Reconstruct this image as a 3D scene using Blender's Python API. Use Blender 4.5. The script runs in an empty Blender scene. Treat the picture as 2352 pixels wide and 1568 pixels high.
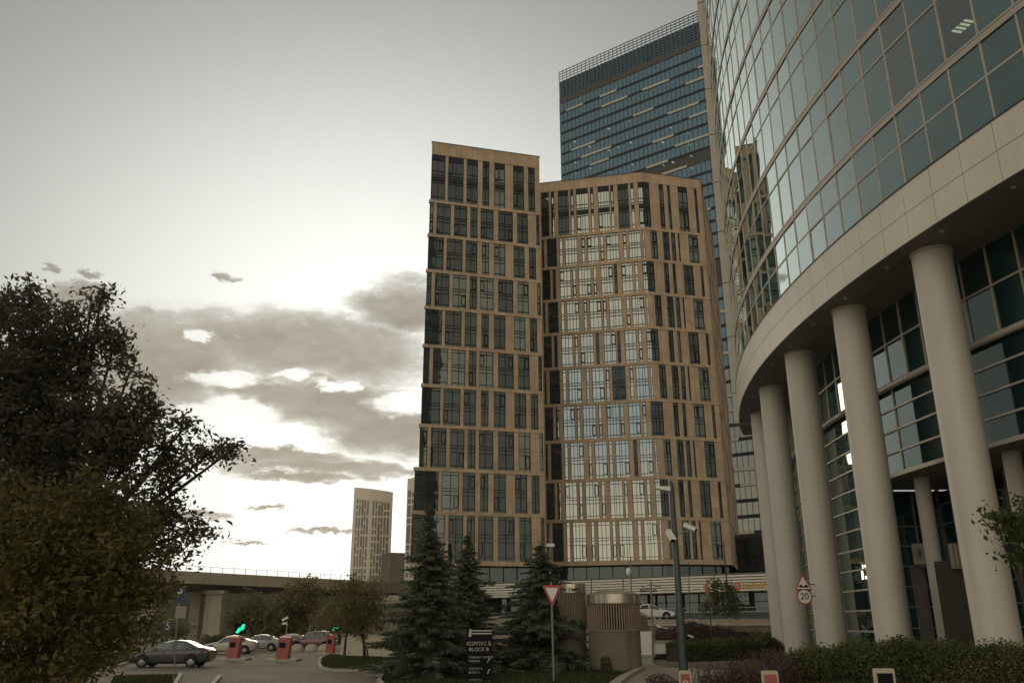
import bpy, math, random
import numpy as np
from mathutils import Vector, Matrix
random.seed(7); rng = np.random.default_rng(7)
S = bpy.context.scene
COL = S.collection
PI = math.pi
# ------------------------------------------------------------------ camera geometry
EYE = 2.2
FPX, PITCH, ROLL = 1950.0, math.radians(18.4), math.radians(-.3)   # photograph taken as 2352 units wide
cF = np.array([0, math.cos(PITCH), math.sin(PITCH)])
_u = np.array([0, -math.sin(PITCH), math.cos(PITCH)]); _x = np.array([1., 0, 0])
cX = math.cos(ROLL)*_x + math.sin(ROLL)*_u
cU = -math.sin(ROLL)*_x + math.cos(ROLL)*_u
def ray(x, y): return cX*(x-1176)/FPX + cU*(784-y)/FPX + cF
def at(x, y, D):                      # point seen at (x, y), D metres ahead
    d = ray(x, y); p = d*(D/d[1]); return Vector((p[0], p[1], p[2]+EYE))
def gp(x, y, z=0.):                   # point seen at (x, y) on the level z
    d = ray(x, y); p = d*((z-EYE)/d[2]); return Vector((p[0], p[1], z))
def px2m(D): return D*1.0/FPX
def view_area(co):
    co = np.asarray(co)-np.array([0, 0, EYE]); z = co@cF
    if (z < .5).any(): return 0
    X = 1176+FPX*(co@cX)/z; Y = 784-FPX*(co@cU)/z
    if X.max() < 0 or X.min() > 2352 or Y.max() < 0 or Y.min() > 1568: return 0
    X = np.clip(X, 0, 2352); Y = np.clip(Y, 0, 1568)
    return .5*abs(sum(X[i]*Y[(i+1) % len(X)]-X[(i+1) % len(X)]*Y[i] for i in range(len(X))))

cam = bpy.data.cameras.new('camera'); cam.sensor_width = 36; cam.lens = FPX/2352*36
cam.clip_start = .1; cam.clip_end = 6000
co = bpy.data.objects.new('camera', cam); COL.objects.link(co)
M = Matrix.Identity(4)
for i in range(3):
    M[i][0] = cX[i]; M[i][1] = cU[i]; M[i][2] = -cF[i]
M[2][3] = EYE
co.matrix_world = M; S.camera = co

# ------------------------------------------------------------------ materials
def nodes(name):
    m = bpy.data.materials.new(name); m.use_nodes = True
    nt = m.node_tree; nt.nodes.clear()
    return m, nt, nt.nodes, nt.links
def mth(nt, op, a, b=None, c=None):
    n = nt.nodes.new('ShaderNodeMath'); n.operation = op
    for i, v in enumerate((a, b, c)):
        if v is None: continue
        if hasattr(v, 'links'): nt.links.new(v, n.inputs[i])
        else: n.inputs[i].default_value = v
    return n.outputs[0]
def mixc(nt, fac, a, b, mode='MIX'):
    n = nt.nodes.new('ShaderNodeMix'); n.data_type = 'RGBA'; n.blend_type = mode
    for k, v in ((0, fac), (6, a), (7, b)):
        if hasattr(v, 'links'): nt.links.new(v, n.inputs[k])
        else: n.inputs[k].default_value = v if k == 0 else (*v[:3], 1)
    return n.outputs[2]
def ramp(nt, v, lo, hi, smooth=True):
    n = nt.nodes.new('ShaderNodeMapRange'); n.interpolation_type = 'SMOOTHSTEP' if smooth else 'LINEAR'
    n.inputs[1].default_value = lo; n.inputs[2].default_value = hi
    nt.links.new(v, n.inputs[0]); return n.outputs[0]
def noise(nt, vec, scale, detail=4, rough=.55):
    n = nt.nodes.new('ShaderNodeTexNoise'); n.inputs['Scale'].default_value = scale
    n.inputs['Detail'].default_value = detail; n.inputs['Roughness'].default_value = rough
    if vec is not None: nt.links.new(vec, n.inputs['Vector'])
    return n.outputs[0]
def pm(name, col, rough=.6, metal=0., var=.15, scale=1.2, bump=0., bscale=30, spec=.5, fine=0., fscale=20, streak=0., tile=None, joint=.45):
    m, nt, N, L = nodes(name)
    out = N.new('ShaderNodeOutputMaterial'); b = N.new('ShaderNodeBsdfPrincipled'); L.new(b.outputs[0], out.inputs[0])
    tc = N.new('ShaderNodeTexCoord'); vec = tc.outputs['Object']
    c = mixc(nt, ramp(nt, noise(nt, vec, scale), .25, .75), tuple(v*(1-var) for v in col), tuple(min(1, v*(1+var)) for v in col))
    if fine: c = mixc(nt, ramp(nt, noise(nt, vec, fscale, 2), .3, .7), c, tuple(v*(1-fine) for v in col)) if False else mixc(nt, mth(nt, 'MULTIPLY', ramp(nt, noise(nt, vec, fscale, 3), .35, .7), fine), c, tuple(v*.45 for v in col))
    if streak:
        mp = N.new('ShaderNodeMapping'); mp.inputs['Scale'].default_value = (1.6, 1.6, .06); L.new(vec, mp.inputs[0])
        c = mixc(nt, mth(nt, 'MULTIPLY', ramp(nt, noise(nt, mp.outputs[0], 1.5, 5), .45, .75), streak), c, tuple(v*.45 for v in col))
    if tile:
        br = N.new('ShaderNodeTexBrick'); br.offset = tile[2] if len(tile) > 2 else 0
        br.inputs['Scale'].default_value = 1; br.inputs['Mortar Size'].default_value = tile[3] if len(tile) > 3 else .03
        br.inputs['Brick Width'].default_value = tile[0]; br.inputs['Row Height'].default_value = tile[1]
        br.inputs['Color1'].default_value = (1, 1, 1, 1); br.inputs['Color2'].default_value = (.80, .80, .80, 1)
        br.inputs['Mortar'].default_value = (joint, joint, joint, 1); br.inputs['Mortar Smooth'].default_value = .3
        L.new(tc.outputs['UV'], br.inputs[0])
        c = mixc(nt, 1., c, br.outputs[0], 'MULTIPLY')
    L.new(c, b.inputs['Base Color'])
    b.inputs['Roughness'].default_value = rough; b.inputs['Metallic'].default_value = metal
    b.inputs['Specular IOR Level'].default_value = spec
    if bump:
        bp = N.new('ShaderNodeBump'); bp.inputs['Strength'].default_value = bump; bp.inputs['Distance'].default_value = .05
        L.new(noise(nt, vec, bscale, 4), bp.inputs['Height']); L.new(bp.outputs[0], b.inputs['Normal'])
    return m
def glass(name, dark, tint, f0, wave=.012, wscale=.5, rough=.015, power=4., vary=.5):
    """coated window glass: dark room behind, mirror coat that grows towards grazing angles"""
    m, nt, N, L = nodes(name)
    out = N.new('ShaderNodeOutputMaterial'); mix = N.new('ShaderNodeMixShader')
    d = N.new('ShaderNodeBsdfDiffuse'); g = N.new('ShaderNodeBsdfGlossy')
    tc = N.new('ShaderNodeTexCoord'); oi = N.new('ShaderNodeObjectInfo')
    c = mixc(nt, ramp(nt, noise(nt, tc.outputs['Object'], .9, 3), .35, .75), dark, tuple(v*(1+2*vary) for v in dark))
    c = mixc(nt, mth(nt, 'MULTIPLY', oi.outputs['Random'], vary), c, tuple(v*.3 for v in dark))
    L.new(c, d.inputs[0]); g.inputs[0].default_value = (*tint, 1); g.inputs['Roughness'].default_value = rough
    lw = N.new('ShaderNodeLayerWeight'); lw.inputs[0].default_value = .5
    f = mth(nt, 'ADD', mth(nt, 'MULTIPLY', mth(nt, 'POWER', lw.outputs['Facing'], power), 1-f0), f0)
    bp = N.new('ShaderNodeBump'); bp.inputs['Strength'].default_value = 1; bp.inputs['Distance'].default_value = wave
    L.new(noise(nt, tc.outputs['Object'], wscale, 1), bp.inputs['Height']); L.new(bp.outputs[0], g.inputs['Normal'])
    L.new(f, mix.inputs[0]); L.new(d.outputs[0], mix.inputs[1]); L.new(g.outputs[0], mix.inputs[2]); L.new(mix.outputs[0], out.inputs[0])
    return m
def leafmat(name, a, b, trans=.3, scale=.8):
    m, nt, N, L = nodes(name)
    out = N.new('ShaderNodeOutputMaterial'); mix = N.new('ShaderNodeMixShader'); mix.inputs[0].default_value = trans
    d = N.new('ShaderNodeBsdfPrincipled'); t = N.new('ShaderNodeBsdfTranslucent')
    d.inputs['Roughness'].default_value = .55; d.inputs['Specular IOR Level'].default_value = .3
    tc = N.new('ShaderNodeTexCoord'); ge = N.new('ShaderNodeNewGeometry')
    c = mixc(nt, ramp(nt, noise(nt, tc.outputs['Object'], scale, 3), .3, .7), a, b)
    c = mixc(nt, mth(nt, 'MULTIPLY', ge.outputs['Random Per Island'], .6), c, tuple(v*.45 for v in a))
    L.new(c, d.inputs['Base Color']); L.new(c, t.inputs[0])
    L.new(d.outputs[0], mix.inputs[1]); L.new(t.outputs[0], mix.inputs[2]); L.new(mix.outputs[0], out.inputs[0])
    return m
def emis(name, col, s):
    m, nt, N, L = nodes(name); out = N.new('ShaderNodeOutputMaterial'); e = N.new('ShaderNodeEmission')
    e.inputs[0].default_value = (*col, 1); e.inputs[1].default_value = s; L.new(e.outputs[0], out.inputs[0]); return m

MT = {}
MT['stone'] = pm('beige_stone_cladding', (.475, .335, .212), .75, var=.10, scale=.35, tile=(.95, 1.95, 0, .03), joint=.5, fine=.12, fscale=3)
MT['stone_dark'] = pm('dark_base_stone', (.05, .05, .045), .4, var=.2)
MT['core'] = pm('dark_core', (.012, .012, .012), .8)
MT['frame'] = pm('dark_window_frame', (.012, .014, .015), .6, spec=.25)
MT['win_block'] = glass('office_window_glass', (.012, .016, .016), (.57, .585, .535), .60, wave=.010, wscale=.55, vary=.6)
MT['win_dim'] = glass('office_window_glass_dim', (.02, .026, .026), (.55, .64, .60), .075, wave=.014, wscale=.6, vary=.6)  # dulled copy: dark reflections of towers out of view put into the glass
MT['win_blind'] = glass('office_glass_with_blinds', (.045, .05, .044), (.58, .66, .60), .15, wave=.014, wscale=.6, vary=.5)
MT['win_base'] = glass('plinth_glass', (.012, .018, .02), (.6, .7, .7), .10, wave=.02, wscale=.5)
MT['win_blue'] = glass('blue_tower_glass', (.012, .022, .034), (.13, .20, .255), .60, wave=.006, wscale=.3)
MT['win_grey'] = glass('grey_tower_glass', (.05, .05, .045), (.30, .31, .28), .5, wave=.03, wscale=.7)
MT['band_blue'] = pm('blue_tower_spandrel', (.010, .016, .022), .5, var=.25, spec=.2)
MT['louvre'] = pm('blue_grey_louvre', (.085, .12, .155), .5, var=.2, spec=.2)
MT['band_dark'] = pm('dark_louvre_band', (.035, .032, .028), .6, var=.2)
MT['band_white'] = pm('cream_spandrel_panel', (.36, .34, .28), .5, var=.1)
MT['win_cyl'] = glass('teal_curtain_glass', (.009, .056, .060), (.90, 1.0, .95), .05, wave=.006, wscale=.4, power=1.55, vary=.5)
MT['win_drum'] = glass('green_drum_glass', (.006, .026, .027), (.74, .86, .80), .12, wave=.004, wscale=.4, power=3.0)
MT['win_cyl_clear'] = MT['win_cyl'].copy(); MT['win_cyl_clear'].name = 'teal_clear_glass'
_nt = MT['win_cyl_clear'].node_tree; _d = [n for n in _nt.nodes if n.type == 'BSDF_DIFFUSE'][0]; _mx = [n for n in _nt.nodes if n.type == 'MIX_SHADER'][0]
_t = _nt.nodes.new('ShaderNodeBsdfTransparent'); _t.inputs[0].default_value = (.55, .68, .64, 1); _nt.links.new(_t.outputs[0], _mx.inputs[1])
MT['alu'] = pm('champagne_aluminium', (.46, .40, .33), .45, metal=.25, var=.06)
MT['alu_dark'] = pm('dark_gasket', (.05, .045, .04), .5)
MT['panel'] = pm('off_white_fascia_panel', (.66, .60, .51), .45, var=.05, scale=.5, streak=.10)
MT['soffit'] = pm('soffit_panel', (.24, .21, .18), .6, var=.06, tile=(2, 2, 0, .02))
MT['column'] = pm('off_white_column_paint', (.58, .525, .445), .55, var=.05, scale=.4, streak=.16, fine=.06, fscale=6)
MT['asphalt'] = pm('asphalt', (.178, .142, .102), .85, var=.32, scale=.16, bump=.3, bscale=60, fine=.45, fscale=2.2)
MT['paving'] = pm('pavement', (.30, .255, .195), .8, var=.15, scale=.6, fine=.2, fscale=14)
MT['kerb'] = pm('kerb_concrete', (.36, .32, .26), .8, var=.15)
MT['concrete'] = pm('concrete', (.30, .25, .19), .8, var=.14, scale=.5, streak=.35, fine=.15, fscale=8)
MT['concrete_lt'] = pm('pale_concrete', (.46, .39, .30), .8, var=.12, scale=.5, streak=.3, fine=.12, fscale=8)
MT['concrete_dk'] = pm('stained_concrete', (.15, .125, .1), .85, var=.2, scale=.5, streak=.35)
MT['brownwall'] = pm('brown_stone_wall', (.16, .11, .075), .8, var=.15, tile=(1.2, .6, .5, .02))
MT['vent_concrete'] = pm('vent_concrete', (.20, .165, .122), .8, var=.16, scale=.7, streak=.45, fine=.2, fscale=8)
MT['white_paint'] = pm('white_paint', (.72, .69, .62), .55, var=.06, streak=.12)
MT['white_clad'] = pm('white_ribbed_cladding', (.62, .58, .49), .5, var=.05, streak=.1)
MT['metal_dk'] = pm('dark_green_steel', (.055, .07, .068), .45, metal=.4, var=.2)
MT['metal_gr'] = pm('grey_steel', (.22, .21, .19), .45, metal=.5, var=.12)
MT['steel'] = pm('brushed_steel', (.55, .50, .42), .3, metal=.85, var=.1)
MT['slat'] = pm('brown_slats', (.30, .22, .155), .55, var=.15)
MT['black'] = pm('black_panel', (.010, .010, .010), .75, var=.2, spec=.12)
MT['text'] = pm('pale_lettering', (.55, .50, .42), .6)
MT['red'] = pm('sign_red', (.42, .055, .045), .5, var=.1)
MT['red_dull'] = pm('faded_red_plastic', (.36, .085, .065), .5, var=.2)
MT['blue_sign'] = pm('sign_blue', (.02, .03, .07), .5)
MT['orange'] = pm('orange_lettering', (.62, .33, .06), .5)
MT['green_led'] = emis('green_signal_light', (.02, .85, .42), 1.0)
MT['lamp_led'] = emis('warm_ceiling_lamp', (1, .93, .72), .5)
MT['bark'] = pm('bark', (.05, .038, .027), .9, var=.3, bump=.6, bscale=18)
MT['wood'] = pm('wood_slats', (.05, .036, .026), .6, var=.3, tile=(.16, 4, 0, .02))
MT['leaf_dark'] = leafmat('dark_leaves', (.095, .086, .058), (.19, .165, .11), .48)
MT['leaf_olive'] = leafmat('olive_leaves', (.125, .108, .032), (.22, .185, .062), .42)
MT['leaf_mid'] = leafmat('mid_green_leaves', (.145, .15, .065), (.235, .225, .105), .42)
MT['leaf_lime'] = leafmat('yellow_green_leaves', (.18, .158, .06), (.27, .225, .095), .42)
MT['leaf_fresh'] = leafmat('fresh_green_leaves', (.06, .085, .022), (.11, .13, .045), .35)
MT['leaf_red'] = leafmat('barberry_leaves', (.12, .072, .058), (.20, .135, .105), .3)
MT['needle'] = leafmat('spruce_needles', (.115, .135, .085), (.23, .25, .165), .22, 1.5)
MT['hedge'] = leafmat('hedge_leaves', (.10, .112, .036), (.19, .19, .075), .38)
MT['grass'] = leafmat('grass_blades', (.05, .062, .016), (.085, .095, .03), .3, .5)
MT['soil'] = pm('grass_ground', (.045, .05, .018), .95, var=.3, scale=.8, fine=.3, fscale=12)
MT['tower_wall'] = pm('pale_tower_wall', (.64, .55, .44), .7, var=.06)  # wall made paler, putting some of the distance haze into its colour
MT['tower_win'] = pm('tower_window', (.17, .135, .11), .4, var=.2)
MT['tyre'] = pm('tyre_rubber', (.015, .015, .015), .85)
MT['rim'] = pm('alloy_rim', (.35, .34, .32), .35, metal=.7)
MT['carglass'] = glass('car_glass', (.012, .013, .013), (.8, .82, .8), .12, wave=0.0, power=3)
def carpaint(name, col, metal=.3):
    m = pm(name, col, .28, metal=metal, var=.04, spec=.6)
    b = [n for n in m.node_tree.nodes if n.type == 'BSDF_PRINCIPLED'][0]
    b.inputs['Coat Weight'].default_value = .8; b.inputs['Coat Roughness'].default_value = .05
    return m
MT['car_grey'] = carpaint('graphite_car_paint', (.028, .027, .027), .1)
MT['car_silver'] = carpaint('silver_car_paint', (.33, .31, .28), .5)
MT['car_white'] = carpaint('white_car_paint', (.62, .6, .56), .0)
MT['car_maroon'] = carpaint('maroon_car_paint', (.13, .05, .05))
MT['car_beige'] = carpaint('pale_car_paint', (.42, .38, .32), .3)
MT['lens'] = pm('lamp_lens', (.5, .5, .47), .2, var=.05)
MT['taillens'] = pm('tail_lamp_lens', (.3, .02, .02), .25, var=.05)
MT['bush'] = MT['leaf_red']

# ------------------------------------------------------------------ mesh builder
def tag(o, label=None, cat=None, group=None, kind=None):
    for k, v in (('label', label), ('category', cat), ('group', group), ('kind', kind)):
        if v: o[k] = v
    return o
def thing(name, label, cat, loc=(0, 0, 0), group=None, rz=0):
    o = bpy.data.objects.new(name, None); COL.objects.link(o); o.location = loc; o.rotation_euler = (0, 0, rz)
    o.empty_display_size = .3
    return tag(o, label, cat, group)
def origin(o):
    p = Vector((0, 0, 0))
    while o is not None: p = p+o.location; o = o.parent
    return p
class MB:
    def __init__(s): s.v = []; s.f = []; s.m = []; s.mi = 0
    def face(s, pts):
        b = len(s.v); s.v += [tuple(p) for p in pts]; s.f.append(tuple(range(b, b+len(pts)))); s.m.append(s.mi); return s
    def quad(s, a, b, c, d): return s.face((a, b, c, d))
    def hexa(s, p):      # 8 corners: bottom 0-3 ccw, top 4-7
        b = len(s.v); s.v += [tuple(q) for q in p]
        for f in ((0, 3, 2, 1), (4, 5, 6, 7), (0, 1, 5, 4), (1, 2, 6, 5), (2, 3, 7, 6), (3, 0, 4, 7)):
            s.f.append(tuple(b+i for i in f)); s.m.append(s.mi)
        return s
    def box(s, c, size, rz=0, R=None):
        hx, hy, hz = (k/2 for k in size); c = Vector(c)
        R = R or Matrix.Rotation(rz, 3, 'Z')
        return s.hexa([c+R@Vector(p) for p in ((-hx, -hy, -hz), (hx, -hy, -hz), (hx, hy, -hz), (-hx, hy, -hz), (-hx, -hy, hz), (hx, -hy, hz), (hx, hy, hz), (-hx, hy, hz))])
    def tube(s, pts, rads, n=10, cap=True):
        pts = [Vector(p) for p in pts]
        if not hasattr(rads, '__len__'): rads = [rads]*len(pts)
        b0 = len(s.v); prev = None
        for i, p in enumerate(pts):
            t = (pts[min(i+1, len(pts)-1)]-pts[max(i-1, 0)]).normalized()
            a = Vector((0, 0, 1)) if abs(t.z) < .9 else Vector((1, 0, 0))
            if prev is not None: a = prev
            x = (a-t*a.dot(t)).normalized(); y = t.cross(x); prev = x
            for k in range(n):
                q = 2*PI*k/n; s.v.append(tuple(p+(x*math.cos(q)+y*math.sin(q))*rads[i]))
        for i in range(len(pts)-1):
            for k in range(n):
                a, b = b0+i*n+k, b0+i*n+(k+1) % n
                s.f.append((a, b, b+n, a+n)); s.m.append(s.mi)
        if cap:
            s.f.append(tuple(b0+k for k in range(n))[::-1]); s.m.append(s.mi)
            e = b0+(len(pts)-1)*n; s.f.append(tuple(e+k for k in range(n))); s.m.append(s.mi)
        return s
    def lathe(s, prof, c=(0, 0, 0), n=32, a0=0, a1=2*PI):
        full = abs(a1-a0-2*PI) < 1e-6; c = Vector(c); b0 = len(s.v); m = n if full else n+1
        for r, z in prof:
            for k in range(m):
                q = a0+(a1-a0)*k/n; s.v.append((c.x+r*math.cos(q), c.y+r*math.sin(q), c.z+z))
        for i in range(len(prof)-1):
            for k in range(n):
                a = b0+i*m+k; b = b0+i*m+((k+1) % m)
                s.f.append((a, b, b+m, a+m)); s.m.append(s.mi)
        return s
    def prism(s, poly, d):      # closed planar polygon pushed along d
        d = Vector(d); b = len(s.v); n = len(poly)
        s.v += [tuple(p) for p in poly]+[tuple(Vector(p)+d) for p in poly]
        s.f.append(tuple(range(b, b+n))[::-1]); s.f.append(tuple(range(b+n, b+2*n))); s.m += [s.mi]*2
        for i in range(n):
            j = (i+1) % n; s.f.append((b+i, b+j, b+n+j, b+n+i)); s.m.append(s.mi)
        return s
    def build(s, name, mats, parent=None, smooth=False, local=False, uv=True):
        if not isinstance(mats, (list, tuple)): mats = [mats]
        me = bpy.data.meshes.new(name)
        off = Vector((0, 0, 0)) if (local or parent is None) else origin(parent)
        me.from_pydata([(x-off.x, y-off.y, z-off.z) for x, y, z in s.v], [], s.f)
        for m in mats: me.materials.append(MT[m] if isinstance(m, str) else m)
        if len(mats) > 1: me.polygons.foreach_set('material_index', s.m)
        if smooth: me.polygons.foreach_set('use_smooth', [True]*len(s.f))
        me.update()
        if uv and len(s.f) < 30000:
            ul = me.uv_layers.new(name='UV')
            for p in me.polygons:
                n = p.normal; t = Vector((-n.y, n.x, 0))
                t = t.normalized() if t.length > .3 else Vector((1, 0, 0))
                w = Vector((0, 0, 1)) if abs(n.z) < .9 else Vector((0, 1, 0))
                for li in p.loop_indices:
                    q = me.vertices[me.loops[li].vertex_index].co+off
                    ul.data[li].uv = (q.dot(t), q.dot(w))
        o = bpy.data.objects.new(name, me); COL.objects.link(o)
        if parent is not None: o.parent = parent
        return o
def autosmooth(o, deg=40):
    me = o.data
    me.polygons.foreach_set('use_smooth', [True]*len(me.polygons))
    try: me.set_sharp_from_angle(angle=math.radians(deg))
    except Exception: pass
    return o
def copy_tree(o, parent=None):
    c = o.copy(); COL.objects.link(c); c.parent = parent
    for ch in [x for x in bpy.data.objects if x.parent == o]: copy_tree(ch, c)
    return c
def struct(name, mb, m): return tag(mb.build(name, m), kind='structure')
def text(body, size, name, m, mw, parent=None, depth=.004, align='CENTER', stretch=1.0):
    cu = bpy.data.curves.new(name, 'FONT'); cu.body = body; cu.size = size; cu.extrude = depth
    cu.align_x = align; cu.align_y = 'CENTER'
    t = bpy.data.objects.new(name+'_src', cu); COL.objects.link(t)
    bpy.context.view_layer.update()
    me = bpy.data.meshes.new_from_object(t.evaluated_get(bpy.context.evaluated_depsgraph_get()))
    bpy.data.objects.remove(t)
    mw = mw @ Matrix.Diagonal((stretch, 1, 1, 1))
    me.transform(mw)
    if parent is not None: me.transform(Matrix.Translation(-origin(parent)))
    me.materials.clear(); me.materials.append(MT[m]); me.name = name
    o = bpy.data.objects.new(name, me); COL.objects.link(o)
    if parent is not None: o.parent = parent
    return o
def facing(p, t=(1, 0, 0), up=(0, 0, 1)):     # matrix at p, x along t, y up, z toward the viewer
    t = Vector(t).normalized(); u = Vector(up).normalized(); n = t.cross(u)
    m = Matrix.Identity(4)
    for i in range(3): m[i][0] = t[i]; m[i][1] = u[i]; m[i][2] = n[i]; m[i][3] = p[i]
    return m
class Facade:
    def __init__(s, p0, p1):
        s.o = Vector((p0[0], p0[1], 0)); e = Vector((p1[0]-p0[0], p1[1]-p0[1], 0)); s.w = e.length
        s.t = e.normalized(); s.n = Vector((s.t.y, -s.t.x, 0))
    def p(s, u, z, d=0.): return s.o+s.t*u+s.n*d+Vector((0, 0, z))
    def box(s, mb, u0, u1, z0, z1, d0, d1):
        mb.hexa([s.p(u0, z0, d1), s.p(u1, z0, d1), s.p(u1, z0, d0), s.p(u0, z0, d0), s.p(u0, z1, d1), s.p(u1, z1, d1), s.p(u1, z1, d0), s.p(u0, z1, d0)])
    def pane(s, mb, u0, u1, z0, z1, d, tilt=.0):
        a, b = random.uniform(-tilt, tilt), random.uniform(-tilt, tilt)
        mb.quad(s.p(u0, z0, d-a-b), s.p(u1, z0, d+a-b), s.p(u1, z1, d+a+b), s.p(u0, z1, d-a+b))
def ship_windows(wins, parent, paneM, frameM, name='window', limit=100):
    """wins: list of (area, pane MB, frame MB, material); the largest seen become parts, the rest one mass"""
    wins.sort(key=lambda w: -w[0])
    for a, pb, fb, pm_ in wins[:limit]:
        w = pb.build(name, pm_ or paneM, parent, uv=False)
        if fb is not None and fb.f: fb.build('frame', frameM, w, uv=False)
    rest = wins[limit:]
    if rest:
        P = MB(); Fm = MB(); mats = []
        for a, pb, fb, pm_ in rest:
            k = pm_ or paneM
            if k not in mats: mats.append(k)
            P.mi = mats.index(k); b = len(P.v); P.v += pb.v; P.f += [tuple(i+b for i in f) for f in pb.f]; P.m += [P.mi]*len(pb.f)
            if fb is not None:
                b = len(Fm.v); Fm.v += fb.v; Fm.f += [tuple(i+b for i in f) for f in fb.f]; Fm.m += [0]*len(fb.f)
        w = P.build(name, mats, parent, uv=False); w['kind'] = 'stuff'
        if Fm.f: Fm.build('frame', frameM, w, uv=False)

# ------------------------------------------------------------------ sky, sun, view
SUN_AZ, SUN_EL = -16.0, 9.5
wd = bpy.data.worlds.new('World'); S.world = wd; wd.use_nodes = True
nt = wd.node_tree; nt.nodes.clear(); N, L = nt.nodes, nt.links
wo = N.new('ShaderNodeOutputWorld'); bg = N.new('ShaderNodeBackground'); L.new(bg.outputs[0], wo.inputs[0])
bg.inputs['Strength'].default_value = .1
sky = N.new('ShaderNodeTexSky'); sky.sky_type = 'NISHITA'; sky.sun_disc = False
sky.sun_elevation = math.radians(SUN_EL); sky.sun_rotation = math.radians(SUN_AZ); sky.air_density = 1.2; sky.dust_density = 3.0
tc = N.new('ShaderNodeTexCoord'); dirv = tc.outputs['Generated']
sp = N.new('ShaderNodeSeparateXYZ'); L.new(dirv, sp.inputs[0])
az0 = mth(nt, 'MULTIPLY', mth(nt, 'ARCTAN2', sp.outputs[0], sp.outputs[1]), 180/PI)
el0 = mth(nt, 'MULTIPLY', mth(nt, 'ARCSINE', sp.outputs[2]), 180/PI)
def sq(v): return mth(nt, 'MULTIPLY', v, v)
def gauss(ac, aw, ec, ew, az=az0, el=el0, above=False):
    a = sq(mth(nt, 'DIVIDE', mth(nt, 'SUBTRACT', az, ac), aw))
    e = mth(nt, 'DIVIDE', mth(nt, 'SUBTRACT', el, ec), ew)
    if above: e = mth(nt, 'MAXIMUM', e, 0.)
    return mth(nt, 'POWER', 2.71828, mth(nt, 'MULTIPLY', mth(nt, 'ADD', a, sq(e)), -1.))
glow = gauss(-9, 26, 17, 19, above=True)
veil = mixc(nt, ramp(nt, el0, 5, 60), (.170, .165, .150), (.175, .175, .165))
# the half of the sky behind the camera: pale near the horizon, blue-grey higher up
back = ramp(nt, mth(nt, 'MULTIPLY', sp.outputs[1], -1.), -.35, .45)
side = mth(nt, 'ADD', mth(nt, 'MULTIPLY', sp.outputs[0], -.5), mth(nt, 'MULTIPLY', sp.outputs[1], -.87))
backc = mixc(nt, ramp(nt, el0, 2, 60), (.93, .83, .63), (.46, .465, .41))
backc = mixc(nt, mth(nt, 'MULTIPLY', gauss(-175, 70, 13.5, 5.), .8), backc, (.40, .52, .60))
bn = noise(nt, dirv, 3.2, 6, .6)
backc = mixc(nt, mth(nt, 'MULTIPLY', ramp(nt, bn, .48, .66), .65), backc, (1.0, .94, .80))
backc = mixc(nt, ramp(nt, side, .02, .62), (.17, .175, .16), backc)
base = mixc(nt, back, veil, backc)
gl = N.new('ShaderNodeMix'); gl.data_type = 'RGBA'; gl.blend_type = 'ADD'; gl.inputs[0].default_value = 1
gv = mixc(nt, glow, (0, 0, 0), (.80, .81, .77)); L.new(base, gl.inputs[6]); L.new(gv, gl.inputs[7]); skyc = gl.outputs[2]
# clouds: soft ellipses broken up by noise
def cellip(cx, cy, rx, ry):
    d = ray(cx, cy); d = d/np.linalg.norm(d)
    return math.degrees(math.atan2(d[0], d[1])), math.degrees(math.asin(d[2])), math.degrees(rx/FPX)*1.0, math.degrees(ry/FPX)*.98
cv = N.new('ShaderNodeCombineXYZ'); L.new(mth(nt, 'MULTIPLY', az0, .16), cv.inputs[0]); L.new(mth(nt, 'MULTIPLY', el0, .34), cv.inputs[1])
w1 = mth(nt, 'SUBTRACT', noise(nt, cv.outputs[0], 1.6, 7, .62), .5)
cv2 = N.new('ShaderNodeVectorMath'); cv2.operation = 'ADD'; L.new(cv.outputs[0], cv2.inputs[0]); cv2.inputs[1].default_value = (7.3, 3.1, 2.2)
w2 = mth(nt, 'SUBTRACT', noise(nt, cv2.outputs[0], 1.6, 7, .62), .5)
AZW = mth(nt, 'ADD', az0, mth(nt, 'MULTIPLY', w1, 5.5)); ELW = mth(nt, 'ADD', el0, mth(nt, 'MULTIPLY', w2, 3.2))
w3 = mth(nt, 'SUBTRACT', noise(nt, cv.outputs[0], 6.5, 5, .6), .5); w4 = mth(nt, 'SUBTRACT', noise(nt, cv2.outputs[0], 6.5, 5, .6), .5)
azs = mth(nt, 'ADD', az0, mth(nt, 'ADD', mth(nt, 'MULTIPLY', w1, 1.5), mth(nt, 'MULTIPLY', w3, 3.2))); els = mth(nt, 'ADD', el0, mth(nt, 'ADD', mth(nt, 'MULTIPLY', w2, .7), mth(nt, 'MULTIPLY', w4, 1.1)))
def emask(e, soft=.1):
    a, el, ra, re = cellip(*e); azw, elw = (AZW, ELW) if e[3] > 18 else (azs, els)
    q = mth(nt, 'ADD', sq(mth(nt, 'DIVIDE', mth(nt, 'SUBTRACT', azw, a), ra)), sq(mth(nt, 'DIVIDE', mth(nt, 'SUBTRACT', elw, el), re)))
    return ramp(nt, q, 1.75, soft)
cl = None
for e in [(925, 705, 120, 75), (690, 800, 340, 88), (380, 800, 210, 75), (330, 860, 170, 90), (800, 930, 260, 62), (900, 985, 190, 66), (620, 905, 160, 30),
          (640, 1048, 190, 22), (760, 1078, 260, 24), (690, 1095, 140, 12), (515, 635, 30, 10), (113, 612, 18, 12), (205, 632, 24, 9),
          (615, 1166, 42, 6), (430, 1180, 90, 10), (740, 1217, 80, 6), (570, 1243, 50, 4), (190, 690, 60, 34)]:
    k = emask(e); cl = k if cl is None else mth(nt, 'MAXIMUM', cl, k)
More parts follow.
